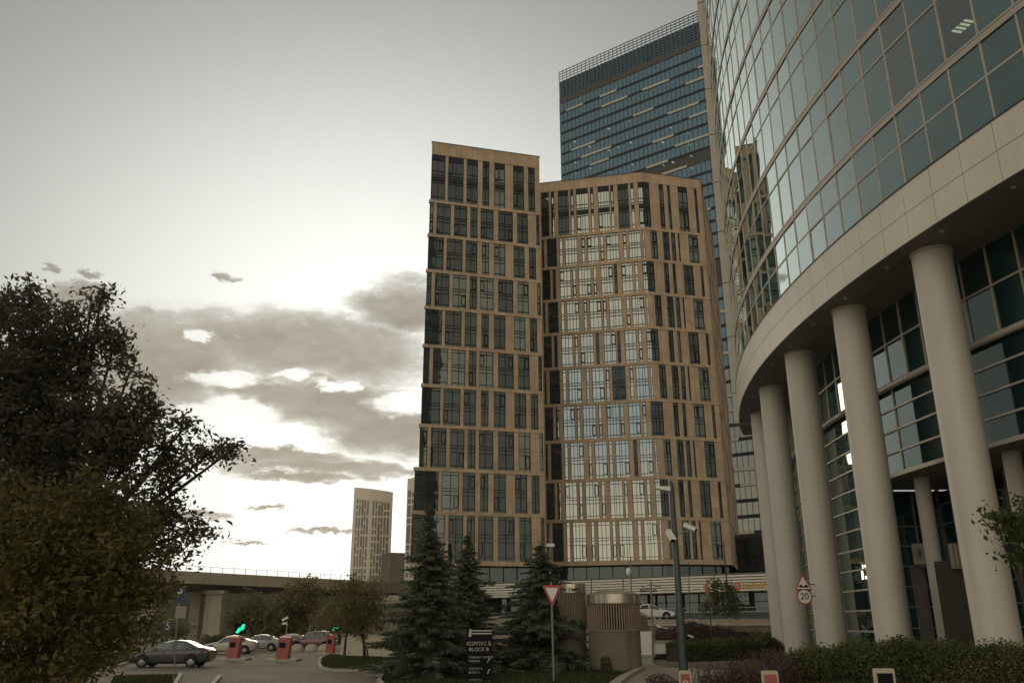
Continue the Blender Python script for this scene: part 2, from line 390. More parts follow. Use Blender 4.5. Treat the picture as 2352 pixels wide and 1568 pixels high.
for e in [(515, 872, 85, 17), (680, 862, 36, 12), (775, 888, 50, 13), (940, 915, 90, 26), (520, 950, 110, 26), (600, 1005, 160, 24), (455, 770, 30, 12)]:
    k = emask(e, .0); cl = mth(nt, 'MULTIPLY', cl, mth(nt, 'SUBTRACT', 1., mth(nt, 'MULTIPLY', k, .86)))
fine_ = noise(nt, cv.outputs[0], 5.5, 6, .6)
cl = mth(nt, 'MULTIPLY', cl, ramp(nt, mth(nt, 'ADD', fine_, mth(nt, 'MULTIPLY', cl, .35)), .28, .76))
tone = mth(nt, 'ADD', mth(nt, 'MULTIPLY', noise(nt, cv.outputs[0], 1.1, 6, .6), .7), mth(nt, 'MULTIPLY', fine_, .3))
cc = mixc(nt, ramp(nt, tone, .3, .72), (.225, .203, .163), (.36, .33, .272))
rim = ramp(nt, mth(nt, 'ABSOLUTE', mth(nt, 'SUBTRACT', cl, .28)), .3, .0)
skyc = mixc(nt, mth(nt, 'MULTIPLY', cl, .95), skyc, cc)
skyc = mixc(nt, mth(nt, 'MULTIPLY', rim, .18), skyc, (.95, .92, .82))
tot = N.new('ShaderNodeMix'); tot.data_type = 'RGBA'; tot.blend_type = 'ADD'; tot.inputs[0].default_value = 1
ten = N.new('ShaderNodeVectorMath'); ten.operation = 'SCALE'; ten.inputs['Scale'].default_value = 10; L.new(skyc, ten.inputs[0])
nsc = N.new('ShaderNodeVectorMath'); nsc.operation = 'SCALE'; nsc.inputs['Scale'].default_value = .007; L.new(sky.outputs[0], nsc.inputs[0])
L.new(ten.outputs[0], tot.inputs[6]); L.new(nsc.outputs[0], tot.inputs[7]); L.new(tot.outputs[2], bg.inputs[0])

sl = bpy.data.lights.new('sun', 'SUN'); sl.energy = .5; sl.angle = math.radians(19); sl.color = (1, .86, .62)
so = bpy.data.objects.new('sun', sl); COL.objects.link(so)
sa, se = math.radians(SUN_AZ), math.radians(SUN_EL)
so.rotation_euler = Vector((math.sin(sa)*math.cos(se), math.cos(sa)*math.cos(se), math.sin(se))).to_track_quat('Z', 'Y').to_euler()
vs = S.view_settings; vs.view_transform = 'Standard'; vs.look = 'None'; vs.exposure = .3; vs.gamma = 1; vs.use_curve_mapping = False
S.cycles.max_bounces = 6; S.cycles.use_denoising = True

# ------------------------------------------------------------------ ground
g = MB(); g.quad((-2500, -300, 0), (2500, -300, 0), (2500, 3500, 0), (-2500, 3500, 0)); struct('ground', g, 'asphalt')
def patch(pts, z): return [Vector((p.x, p.y, z)) for p in pts]
def sheet(name, pts, z, m):
    b = MB(); b.face(patch(pts, z)); return struct(name, b, m)
def kerb(name, pts, w=.16, h=.13, m='kerb', closed=False):
    b = MB(); n = len(pts)
    for i in range(n if closed else n-1):
        p, q = pts[i], pts[(i+1) % n]; d = (q-p); d.z = 0; t = d.normalized(); nn = Vector((-t.y, t.x, 0))*w/2
        z = Vector((0, 0, h)); p = Vector((p.x, p.y, 0)); q = Vector((q.x, q.y, 0))
        b.hexa([p-nn, q-nn, q+nn, p+nn, p-nn+z, q-nn+z, q+nn+z, p+nn+z])
    return struct(name, b, m)
def blades(name, poly, zb, n, m='grass', hmin=.05, hmax=.13):
    P = np.array([[p.x, p.y] for p in poly]); lo, hi = P.min(0), P.max(0)
    pts = rng.uniform(lo, hi, (n*3, 2)); inside = np.zeros(len(pts), bool); j = len(P)-1
    for i in range(len(P)):
        c = ((P[i, 1] > pts[:, 1]) != (P[j, 1] > pts[:, 1])) & (pts[:, 0] < (P[j, 0]-P[i, 0])*(pts[:, 1]-P[i, 1])/(P[j, 1]-P[i, 1]+1e-9)+P[i, 0]); inside ^= c; j = i
    pts = pts[inside][:n]; k = len(pts); h = rng.uniform(hmin, hmax, k); a = rng.uniform(0, 2*PI, k); w = rng.uniform(.012, .035, k)
    base = np.c_[pts, np.full(k, zb)]; dx = np.c_[np.cos(a)*w, np.sin(a)*w, np.zeros(k)]
    tip = base+np.c_[rng.normal(0, .04, (k, 2)), h]
    v = np.stack([base-dx, base+dx, tip], 1).reshape(-1, 3); f = np.arange(3*k).reshape(-1, 3)
    return np_mesh(name, v, f, m)
def np_mesh(name, v, f, m, parent=None, off=None):
    me = bpy.data.meshes.new(name); v = np.asarray(v, np.float32)
    if parent is not None: v = v-np.array(origin(parent), np.float32)
    me.vertices.add(len(v)); me.vertices.foreach_set('co', v.ravel())
    k = f.shape[1]; me.loops.add(f.size); me.loops.foreach_set('vertex_index', f.astype(np.int32).ravel())
    me.polygons.add(len(f)); me.polygons.foreach_set('loop_start', np.arange(0, f.size, k, dtype=np.int32)); me.polygons.foreach_set('loop_total', np.full(len(f), k, np.int32))
    me.update(calc_edges=True); me.materials.append(MT[m])
    o = bpy.data.objects.new(name, me); COL.objects.link(o)
    if parent is not None: o.parent = parent
    return o
# ------------------------------------------------------------------ stone office blocks
def stone_block(label, segs, rows, top, base_h, roofband, pats, steps=None, back=24, glass_base=6.2, mats=None, name='stone_office_block', side=None):
    """segs: [(P0, P1, pattern key)], rows: ledge heights (above the eye) from the bottom up"""
    root = thing(name, label, 'office block', (segs[0][0][0], segs[0][0][1], 0))
    wall = MB(); wins = []; core = MB(); tile = MB()
    nrow = len(rows)-1
    ledges = [MB() for _ in rows]
    for si, (p0, p1, key) in enumerate(segs):
        F = Facade(p0, p1); W = F.w
        for r in range(nrow):
            z0, z1 = rows[r]+EYE, rows[r+1]+EYE
            lo = (steps[r] if steps else 0) if si == 0 else 0      # lower storeys stand further out at the outer end
            kind = 'odd' if (nrow-1-r) % 2 == 0 else 'even'
            pat = [(-lo/W if (a <= .001 and lo) else a, b) for a, b in pats[key][kind]]
            t = .42; wz0, wz1 = z0+t, z1
            cur = -lo
            for a, b in pat:
                if a*W-cur > .02: F.box(wall, cur, a*W, wz0, wz1, -.45, 0)
                cur = b*W
                pb, fb = MB(), MB(); u0, u1 = a*W, b*W; d = -.15
                H = wz1-wz0; bar = .075
                F.pane(pb, u0, u1, wz0, wz1, d, .012)
                # the dark bars: two storeys per opening
                double = (z1-z0) > 7.5
                hs = [.07, .40, .50, .57, .90] if not double else [.08, .38, .46, .56, .64, .91]
                for hfr in hs: F.box(fb, u0+.035, u1-.035, wz0+H*hfr-.035, wz0+H*hfr+.035, d+.04, d+.12)
                wd_ = u1-u0; nm = 0 if wd_ < .75 else (1 if wd_ < 1.3 else (2 if wd_ < 2.0 else 3))
                nm = min(nm, 1) if key in 'LKE' else nm
                us = [u0+.04, u1-.04]+[u0+wd_*(.16+.68*(i+.5)/nm+random.uniform(-.05, .05)) for i in range(nm)]
                for uu in us: F.box(fb, uu-.03, uu+.03, wz0, wz1, d+.045, d+.13)
                if double: F.box(fb, u0+.03, u1-.03, wz1-1.0, wz1, d+.05, d+.14); F.box(fb, u0+.03, u1-.03, wz0+H*.42, wz0+H*.52, d+.05, d+.15)
                # an opening sash, drawn by a thicker frame
                if wd_ > .5 and random.random() < .75:
                    s0 = random.choice([u0+.06, max(u0+.06, u1-.75)]); s1 = min(s0+.66, u1-.05); q0, q1 = (wz0+H*.10, wz0+H*.38) if random.random() < .5 else (wz0+H*.60, wz0+H*.88)
                    for bx in ((s0, s0+.08, q0, q1), (s1-.08, s1, q0, q1), (s0, s1, q0, q0+.08), (s0, s1, q1-.08, q1)): F.box(fb, *bx, d+.06, d+.16)
                a_ = view_area([F.p(u0, wz0), F.p(u1, wz0), F.p(u1, wz1), F.p(u0, wz1)])
                mk = (mats or {}).get(key)
                if mk and random.random() < .22: mk = 'win_blind'
                if not mk and random.random() < .05: mk = 'win_dim'
                wins.append((a_, pb, fb, mk))
            if W-cur > .02: F.box(wall, cur, W, wz0, wz1, -.45, 0)
            # opaque backing
            core.quad(F.p(-lo, z0, -.5), F.p(W, z0, -.5), F.p(W, z1, -.5), F.p(-lo, z1, -.5))
        for r, h in enumerate(rows[:-1]):
            lo = max((steps[r] if steps else 0), (steps[r-1] if steps and r else 0)) if si == 0 else 0
            F.box(ledges[r], -lo-(.18 if si == 0 else .0), W+.0, h+EYE-(.3 if r == 0 else .12), h+EYE+.40, -.45, .07)
        # roof band with a thin dark coping
        F.box(wall, -.0, W, rows[-1]+EYE, top+EYE-.15, -.45, .06)
        F.box(tile, -.1, W+.1, top+EYE-.15, top+EYE, -.5, .12)
        # dark glazed storey below the stone
        bs = MB(); bf = MB()
        nb = max(1, int(W/2.0))
        for i in range(nb):
            F.pane(bs, W*i/nb, W*(i+1)/nb, glass_base+EYE-1, base_h+EYE-.3, -1.1, .02)
            F.box(bf, W*i/nb-.05, W*i/nb+.05, glass_base+EYE-1, base_h+EYE-.3, -1.06, -.95)
        F.box(bf, 0, W, base_h+EYE-.5, base_h+EYE-.38, -1.07, -.94); w = bs.build('plinth_glazing', 'win_base', root); bf.build('frame', 'frame', w)
        core.quad(F.p(0, 0, -1.3), F.p(W, 0, -1.3), F.p(W, base_h+EYE-.3, -1.3), F.p(0, base_h+EYE-.3, -1.3))
        core.quad(F.p(0, base_h+EYE-.3, -1.4), F.p(W, base_h+EYE-.3, -1.4), F.p(W, base_h+EYE-.3, 0), F.p(0, base_h+EYE-.3, 0))
    # sides, back and roof
    pl = [Vector((p[0], p[1], 0)) for p in [segs[0][0]]+[s[1] for s in segs]]
    f0 = Facade(segs[0][0], segs[0][1]); f1 = Facade(segs[-1][0], segs[-1][1])
    bl, br = pl[0]*(1+back/pl[0].y)+Vector((1.5, 0, 0)), pl[-1]-f1.n*back
    zt, zb = top+EYE-.16, 0
    up = lambda p, z: Vector((p.x, p.y, z))
    sd = MB()
    for a, b in ((bl, pl[0]), (pl[-1], br), (br, bl)):
        sd.quad(up(a, base_h+EYE), up(b, base_h+EYE), up(b, zt), up(a, zt)); core.quad(up(a, zb), up(b, zb), up(b, base_h+EYE), up(a, base_h+EYE))
    sd.face([up(p, zt) for p in [bl]+pl+[br]])
    if name == 'stone_office_block' and 'taller' in label:      # unseen windows, added so the return wall mirrors dark in the next block
        FS = Facade(pl[-1].to_2d(), br.to_2d())
        for r in range(nrow):
            for j in range(3):
                w_ = MB(); u0 = .8+j*(FS.w/3); FS.pane(w_, u0, u0+FS.w/3-1.2, rows[r]+EYE+.5, rows[r+1]+EYE, .03, .01); w_.build('side_window', 'win_dim', root, uv=False)
    if steps:     # stepped outer end
        for r in range(nrow):
            lo = steps[r]; a = f0.p(-lo, 0, 0); F = f0
            pass
    wall.build('wall', 'stone', root); sd.build('side_wall', 'stone', root); core.build('core', 'core', root); tile.build('coping', 'stone_dark', root)
    for lb in ledges[:-1]: lb.build('ledge', 'stone', root)
    ship_windows(wins, root, 'win_block', 'frame')
    return root
def P2(lat, D): return (lat*D, D)
A_ = P2(-.1055, 124.); B_ = P2(.0376, 129.); SC = 1.06; B2 = P2(.0385, 130.2*SC); B0 = (B2[0]-2.6, B2[1]+.36); K_ = P2(.1732, 126.5*SC); C_ = P2(.2498, 129.2*SC); E_ = P2(.2610, 156.*SC)
patL = {'odd': [(0, .123), (.148, .289), (.318, .419), (.462, .526), (.573, .671), (.748, .85), (.89, .954)],
        'even': [(0, .025), (.054, .179), (.209, .326), (.355, .42), (.447, .566), (.608, .743), (.783, .883), (.961, .992)]}
patB = {'odd': [(.006, .08), (.104, .135), (.173, .278), (.297, .327), (.352, .471), (.494, .523), (.566, .677), (.69, .719), (.76, .863), (.884, .914), (.956, 1.0)],
        'even': [(.006, .025), (.054, .15), (.176, .208), (.23, .348), (.392, .421), (.447, .556), (.572, .604), (.629, .748), (.788, .82), (.842, .953), (.972, .99)]}
patK = {'odd': [(0, .115), (.273, .352), (.416, .466), (.595, .76), (.88, .927)], 'even': [(.087, .196), (.287, .391), (.43, .496), (.543, .57), (.717, .88)]}
patE = {'odd': [(.12, .16), (.7, .75)], 'even': [(.4, .45), (.9, .94)]}
rowsL = [8.3, 15.2, 21.5, 28.0, 34.2, 40.5, 46.8, 53.0, 59.2, 65.3, 74.1]
rowsC = [h*SC for h in (8.4, 14.5, 20.5, 26.6, 32.4, 38.4, 44.2, 50.0, 55.8, 61.4, 70.1)]
stone_block('taller narrow beige stone office block with dark window bays, left of its wider twin', [(A_, B_, 'L')], rowsL, 76.5, 8.3, 2.4, {'L': patL},
            steps=[1.35, 1.2, .62, .5, .42, .34, .26, .18, .1, 0], mats={'L': 'win_dim'})
stone_block('wide beige stone office block with bent front and pale reflecting windows', [(B0, B2, 'S'), (B2, K_, 'B'), (K_, C_, 'K'), (C_, E_, 'E')], rowsC, 72.0*SC, 8.4*SC, 1.9,
            {'S': {'odd': [], 'even': []}, 'B': patB, 'K': patK, 'E': patE}, mats={'K': 'win_dim', 'E': 'win_dim'})

# ------------------------------------------------------------------ striped podium with shops
pod = thing('shop_podium', 'long low podium with white ribbed fascia and shop signs under the stone blocks', 'shop building', (at(1245, 1400, 118).x, 118, 0))
FP = Facade((at(1090, 1400, 128).x, 128), (at(1800, 1400, 101.5).x, 101.5)); W = FP.w
b = MB(); gr = MB(); fz0, fz1 = 5.75, 7.7
nr = 6
for i in range(nr):
    z0 = fz0+(fz1-fz0)*i/nr; FP.box(b, 0, W, z0+.055, z0+(fz1-fz0)/nr-.055, -.5, .12); FP.box(gr, 0, W, z0-.05, z0+.05, -.5, -.02)
fa_ = b.build('fascia', 'white_clad', pod); gr.build('groove', 'brownwall', fa_)
b = MB(); b.prism([FP.p(0, fz1+.02, .05), FP.p(W, fz1+.02, .05), FP.p(W, fz1+.02, -26), FP.p(0, fz1+.02, -26)], (0, 0, .12)); b.build('roof', 'concrete_dk', pod)
b = MB(); FP.box(b, 0, W, 0, fz0-.03, -3, -2.4); b.build('wall', 'core', pod)
sh = int(W/4.2)
for i in range(sh):
    u0, u1 = W*i/sh+.25, W*(i+1)/sh-.25
    b = MB(); FP.pane(b, u0, u1, 2.6, fz0-.1, -2.2, .02); w = b.build('shop_window', 'win_base', pod)
    b = MB()
    for uu in (u0, (u0+u1)/2, u1): FP.box(b, uu-.05, uu+.05, 2.6, fz0-.1, -2.18, -2.05)
    FP.box(b, u0, u1, 4.6, 4.68, -2.17, -2.06); b.build('frame', 'frame', w)
    if i % 2 == 0:
        b = MB(); c = FP.p(u0-.25, 2.6, -.4); b.tube([c, c+Vector((0, 0, fz0-2.65))], .16, 10); b.build('pillar', 'concrete', pod)
def fascia_u(x):     # run of the facade seen at picture column x
    best = min(range(2001), key=lambda i: abs((FP.p(W*i/2000, 0).x/FP.p(W*i/2000, 0).y)-(ray(x, 1345)[0]/ray(x, 1345)[1])))
    return W*best/2000
up = Vector((0, 0, 1))
def sign_at(body, x0, x1, z, h, m, stretch=1.0):
    u = (fascia_u(x0)+fascia_u(x1))/2
    return text(body, h, 'sign_lettering', m, facing(FP.p(u, z, .14), FP.t), pod, .03, stretch=stretch)
sign_at('MATCHA', 1474, 1506, 6.12, .62, 'black', .95)
text('РАМЕН ИЗАКАЯ', .88, 'sign_lettering', 'orange', facing(FP.p(fascia_u(1706), 6.28, .16), FP.t), pod, .03, 'LEFT', .66)
b = MB(); c = FP.p(fascia_u(1693), 6.3, .12)
b.mi = 0; ring = [c+FP.t*(.48*math.cos(k*PI/12))+up*(.48*math.sin(k*PI/12)) for k in range(24)]; b.prism(ring, FP.n*.06)
b.mi = 1
for k in (-.18, 0, .18):
    b.prism([c+FP.n*.07+FP.t*(s*.28)+up*(k+q) for s, q in ((-1, -.04), (1, -.04), (1, .04), (-1, .04))], FP.n*.02)
b.build('round_emblem', ['red', 'white_clad'], pod)
b = MB(); FP.box(b, fascia_u(1701)-.05, fascia_u(1701)+.05, 5.85, 6.65, .1, .15); b.build('sign_bar', 'orange', pod)
b = MB(); u0, u1 = fascia_u(1575), fascia_u(1618)      # thin white outlined strip sign
for q in (u0, u0+.8, u0+2.1, u1-.3): FP.box(b, q, q+.07, 5.98, 6.5, .1, .15)
FP.box(b, u0+.8, u0+2.17, 6.43, 6.5, .1, .15); FP.box(b, u0, u0+.5, 6.2, 6.27, .1, .15); FP.box(b, u1-1.2, u1-.3, 6.2, 6.27, .1, .15)
b.build('outline_sign', 'white_paint', pod)
b = MB(); u = fascia_u(1626); b.prism([FP.p(u-.25, 5.5, .12), FP.p(u+.28, 5.55, .12), FP.p(u+.2, 6.2, .12), FP.p(u-.08, 6.85, .12), FP.p(u-.35, 6.5, .12)], FP.n*.1); b.build('red_emblem', 'red', pod)

# ------------------------------------------------------------------ blue glass tower far behind
bt = thing('blue_glass_tower', 'tall blue glass high-rise with cream spandrel strips behind the stone blocks', 'skyscraper', (17., 254.7, 0))
BL, BR = Vector((17.0, 254.7, 0)), Vector((58.6, 224.0, 0)); dirb = (BR-BL)
FB = Facade(BL, BL+dirb*1.62); W = FB.w; topz = 185+EYE
b = MB(); FB.box(b, 0, W, 0, topz-4.4, -30, -.6); b.build('core', 'core', bt)
fl = 4.05; z = topz-13.6; k = 0
bands = MB(); darkb = MB(); white = MB(); lamps = MB()
# open crown of louvres
cr = MB()
for i in range(int(W/1.55)): u = i*1.55; FB.box(cr, u-.07, u+.07, topz-13.3, topz, -.3, -.1)
for j in range(11):
    zz = topz-.25-j*1.05; FB.box(cr, 0, W, zz-.07, zz+.07, -.28, .0)
cr.build('crown_louvre', 'louvre', bt)
b = MB(); FB.pane(b, 0, W, topz-11.2, topz-4.2, -.55); FB.box(b, 0, W, topz-11.2, topz-4.25, -20, -.6); b.build('crown_glazing', 'win_blue', bt)
FB.box(darkb, 0, W, topz-13.4, topz-11.3, -.6, .05); darkb.build('plant_floor', 'band_dark', bt)
while z > 6:
    z1 = z; z0 = z-fl; k += 1
    if k in (10, 19, 20): darkb = MB(); FB.box(darkb, 0, W, z0+.02, z1, -.6, .02); darkb.build('plant_floor', 'band_dark', bt)
    else:
        r = MB(); n = int(W/1.55)
        for i in range(n): FB.pane(r, W*i/n, W*(i+1)/n, z0+.95, z1, 0, .01)
        w = r.build('ribbon_window', 'win_blue' if k < 27 else 'win_grey', bt, uv=False)
        m_ = MB()
        for i in range(n+1): FB.box(m_, W*i/n-.05, W*i/n+.05, z0+.95, z1, .002, .08)
        m_.build('mullion', 'band_blue', w, uv=False)
        FB.box(bands, 0, W, z0, z0+.93, -.6, .06)
    # cream strips of random length
    rr = random.Random(k*3+1); u = rr.uniform(0, 12)
    while u < W:
        ln = rr.uniform(6, 13)
        if rr.random() < (.55 if k < 24 else .85): white = MB(); FB.box(white, u, min(W, u+ln), z0+.12, z0+.9, .05, .32); white.build('cream_strip', 'band_white', bt)
        u += ln+rr.uniform(5, 16)
    if 4 < k < 26:
        for _ in range(9):
            q = rr.choice([6, 11.5, 19, 22.5, 27, 38, 41, 47])+rr.uniform(-.3, .3)
            lamps.quad(FB.p(q, z1-.9, .03), FB.p(q+.16, z1-.9, .03), FB.p(q-.5, z1-.1, .03), FB.p(q-.66, z1-.1, .03)) if rr.random() < .45 else None
    z = z0
bands.build('spandrel', 'band_blue', bt); 
lamps.build('ceiling_lamp', emis('dim_office_lamp', (.75, .85, .8), .55), bt)

ax = thing('dark_glass_annex', 'low dark glass block right behind the wide stone office block', 'building', tuple(at(1720, 1430, 150)))
FA = Facade((at(1676, 1300, 152).x, 152), (at(1800, 1300, 146).x, 146)); zt_ = at(1720, 1226, 149).z
b = MB(); FA.box(b, 0, FA.w, 0, zt_-.6, -12, -.15); b.build('core', 'core', ax)
b = MB(); f_ = MB()
for i in range(6):
    for j in range(5): FA.pane(b, FA.w*i/6, FA.w*(i+1)/6, zt_*j/5, zt_*(j+1)/5-.6, 0, .01)
    FA.box(f_, FA.w*i/6-.04, FA.w*i/6+.04, 0, zt_-.6, .01, .08)
for j in range(1, 5): FA.box(f_, 0, FA.w, zt_*j/5-.6, zt_*j/5, -.1, .09)
w = b.build('glazing', 'win_base', ax); f_.build('frame', 'frame', w)
b = MB(); FA.box(b, -.1, FA.w+.1, zt_-.59, zt_, -12, .12); b.build('roof_edge', 'stone_dark', ax)

# ------------------------------------------------------------------ pale residential towers far left
def resi(label, x0, x1, ytop, D, drop, zbase=0, seed=1, faces=2):
    r = random.Random(seed); p0 = at(x0, 1300, D); p1 = at(x1, 1300, D+10)
    top = at(x0, ytop, D).z
    root = thing('apartment_tower', label, 'apartment tower', (p0.x, D, 0))
    w = p1.x-p0.x; n = 14 if faces == 2 else 4
    pl = []
    for i in range(n+1):     # rounded front corner
        t = i/n; pl.append(Vector((p0.x+w*t, D+(10 if faces == 2 else 3)*abs(t-.42)**1.6*(1 if t > .42 else .6), 0)))
    wall = MB(); wn = MB()
    for i in range(n):
        F = Facade(pl[i], pl[i+1]); FW = F.w; tt = top-drop*(i/n)
        F.box(wall, 0, FW, 0, tt, -8, 0)
        z = 4.
        while z < tt-7:
            hh = r.choice([3.1, 3.1, 6.2, 6.2, 9.3]); hh = min(hh, tt-5.5-z)
            if n < 6 or i not in (0, 6, n-1): F.pane(wn, FW*.2, FW*.8 if i % 3 else FW*.95, z+.5, z+hh-.35, .08)
            z += hh
    wall.build('wall', 'tower_wall', root); wn.build('window', 'tower_win', root)['kind'] = 'stuff'
    return root
resi('pale apartment tower with rounded corner and irregular windows on the skyline', 803, 900, 1118, 430, 2.2, seed=4)
resi('narrow pale apartment tower half hidden by the left stone office block', 929, 975, 1098, 410, -1, seed=8, faces=1)
lb = thing('far_office_block', 'low plain brown block between the two pale apartment towers', 'building', (at(915, 1300, 420).x, 420, 0))
b = MB(); F = Facade((at(896, 1300, 420).x, 420), (at(934, 1300, 420).x, 424)); F.box(b, 0, F.w, 0, at(915, 1272, 420).z, -15, 0); b.build('wall', 'concrete_dk', lb)
b = MB(); F.box(b, -.2, F.w+.2, at(915, 1272, 420).z+.01, at(915, 1268, 420).z, -15, .2); b.build('roof', 'concrete_dk', lb)
# ------------------------------------------------------------------ round glass tower on columns
CC = Vector((81.72, 42.95, 0)); RC, RFA, RG, RD = 66.0, 67.55, 67.3, 64.3
def cp(a, r, z): q = math.radians(a); return Vector((CC.x+r*math.cos(q), CC.y+r*math.sin(q), z))
def cbox(mb, a0, a1, r0, r1, z0, z1):
    mb.hexa([cp(a0, r1, z0), cp(a1, r1, z0), cp(a1, r0, z0), cp(a0, r0, z0), cp(a0, r1, z1), cp(a1, r1, z1), cp(a1, r0, z1), cp(a0, r0, z1)])
def carc(mb, a0, a1, r0, r1, z0, z1, n):
    for i in range(n): cbox(mb, a0+(a1-a0)*i/n, a0+(a1-a0)*(i+1)/n, r0, r1, z0, z1)
def pick(x, y, R):
    d = ray(x, y); A = d[0]**2+d[1]**2; B = -2*(d[0]*CC.x+d[1]*CC.y); C2 = CC.x**2+CC.y**2-R*R; t = (-B-math.sqrt(B*B-4*A*C2))/(2*A)
    return math.degrees(math.atan2(d[1]*t-CC.y, d[0]*t-CC.x)) % 360
tw = thing('round_glass_tower', 'huge round teal glass tower on thick off-white columns, filling the right side', 'office tower', tuple(cp(185, RC, 0)))
MODA, PH = 1.342, 195.1
angs = [PH+MODA*i for i in range(-23, 20)]          # 164.2 .. 220.6
zf = [16.3+EYE]+[19.62+EYE+4.42*i for i in range(18)]
wins = []
lampspots = {}
for fi in range(len(zf)-1):
    z0, z1 = zf[fi], zf[fi+1]
    zt = z1-1.42
    for ai in range(len(angs)-1):
        a0, a1 = angs[ai], angs[ai+1]
        pb = MB()
        for q0, q1 in ((z0, zt), (zt, z1)):
            e = [random.uniform(-.012, .012) for _ in range(3)]
            pb.quad(cp(a0, RG+e[0], q0), cp(a1, RG+e[1], q0), cp(a1, RG+e[1]+e[2], q1), cp(a0, RG+e[0]+e[2], q1))
        ar = view_area([cp(a0, RG, z0), cp(a1, RG, z0), cp(a1, RG, z1), cp(a0, RG, z1)])
        if (cp((a0+a1)/2, RG, 0)-Vector((0, 0, 0))).to_2d().dot(Vector((math.cos(math.radians(a0)), math.sin(math.radians(a0))))) > 3: ar = 0
        mk = None
        for sx, sy in ((2200, 57), (2082, 216)):
            aa = pick(sx, sy, RG); d_ = ray(sx, sy); cpx = cp(aa, RG, 0); zz = EYE+d_[2]*cpx.y/d_[1]
            if a0 <= aa < a1 and z0 <= zz < z1: mk = 'win_cyl_clear'; lampspots[(sx, sy)] = (aa, min(zz, zt-.2)); ar = max(ar, 1e6)
        wins.append((ar, pb, None, mk))
ship_windows(wins, tw, 'win_cyl', 'alu')
for (sx, sy), (aa, zz) in lampspots.items():
    b = MB(); nb_ = 4 if sx > 2150 else 2
    for q in range(nb_): cbox(b, aa+(q-nb_/2)*.17, aa+(q-nb_/2)*.17+.09, RG-.47, RG-.06, zz, zz+.02)
    b.build('ceiling_lamp', 'lamp_led', tw, uv=False)
b = MB(); bd = MB()
for z0 in zf[1:]:
    for i in range(len(angs)-1):
        cbox(b, angs[i], angs[i+1], RG-.05, RG+.05, z0-.04, z0+.20); cbox(b, angs[i], angs[i+1], RG-.05, RG+.04, z0+.24, z0+.33)
        cbox(bd, angs[i], angs[i+1], RG-.05, RG+.02, z0+.20, z0+.24)
        cbox(b, angs[i], angs[i+1], RG-.05, RG+.025, z0-1.42-.045, z0-1.42+.045)
for i in range(len(angs)-1): cbox(b, angs[i], angs[i+1], RG-.05, RG+.012, zf[0]-1.4+3.32-.0, zf[0]-1.4+3.325)
for a in angs:
    h = math.degrees(.036/RG)
    for k in range(len(zf)-1): cbox(b, a-h, a+h, RG-.04, RG+.03, zf[k]+(.335 if k else 0), zf[k+1]-.045)
b.build('mullion_grid', 'alu', tw, uv=False); bd.build('gasket_line', 'alu_dark', tw, uv=False)
# end pier at the left edge of the glass
b = MB(); cbox(b, 163.62, 164.12, RG-2.0, RG+.55, 14+EYE, zf[-1]); 
k = 14+EYE
b.build('end_pier', 'alu', tw)
b = MB(); k = 16.3+EYE
while k < zf[-1]: cbox(b, 163.60, 164.14, RG-1.9, RG+.57, k, k+.05); k += 4.42
b.build('pier_joint', 'alu_dark', tw)
core = MB(); carc(core, 163.7, 224, RG-.8, RG-.5, 16+EYE, zf[-1], 40); core.build('core', 'core', tw, uv=False)
# fascia of pale panels, lip and soffit
FZ0, FZ1 = 14+EYE, 16.3+EYE
b = MB()
for i in range(-26, 20):
    a0, a1 = PH+MODA*i, PH+MODA*(i+1); ga = math.degrees(.012/RFA)
    for z0, z1 in ((FZ0+.02, FZ0+1.14), (FZ0+1.165, FZ1-.02)):
        cbox(b, a0+ga, a1-ga, RFA-.12, RFA, z0, z1)
fa = b.build('fascia', 'panel', tw)
b = MB(); carc(b, 160.2, 222, RFA-.3, RFA-.06, FZ0+.03, FZ1-.06, 46); carc(b, 160.2, 222, RG-.05, RFA+.03, FZ1-.02, FZ1+.04, 46); b.build('fascia_backing', 'alu_dark', tw, uv=False)
b = MB()
n = 92
for i in range(n):
    a0, a1 = 160.2+62*i/n, 160.2+62*(i+1)/n
    b.quad(cp(a0, RFA-.05, FZ0+.015), cp(a0, RD-.6, FZ0+.015), cp(a1, RD-.6, FZ0+.015), cp(a1, RFA-.05, FZ0+.015))
b.build('soffit', 'soffit', tw)
for i in range(13):
    b = MB(); c = cp(166.4+6.0*i/2+1.5, 66.9, FZ0); b.tube([c+Vector((0, 0, -.05)), c+Vector((0, 0, .01))], .09, 12); b.build('downlight', 'lens', tw, uv=False)
# columns
ca = [160.3, 166.37, 172.49, 178.68, 184.60, 190.3, 196.3, 202.3]
for a in ca:
    c = cp(a, RC, 0); b = MB()
    b.lathe([(.86, 0), (.86, .35), (.75, .37), (.75, FZ0-.12), (.80, FZ0-.1), (.80, FZ0+.01)], c, 48)
    autosmooth(b.build('column', 'column', tw), 30)
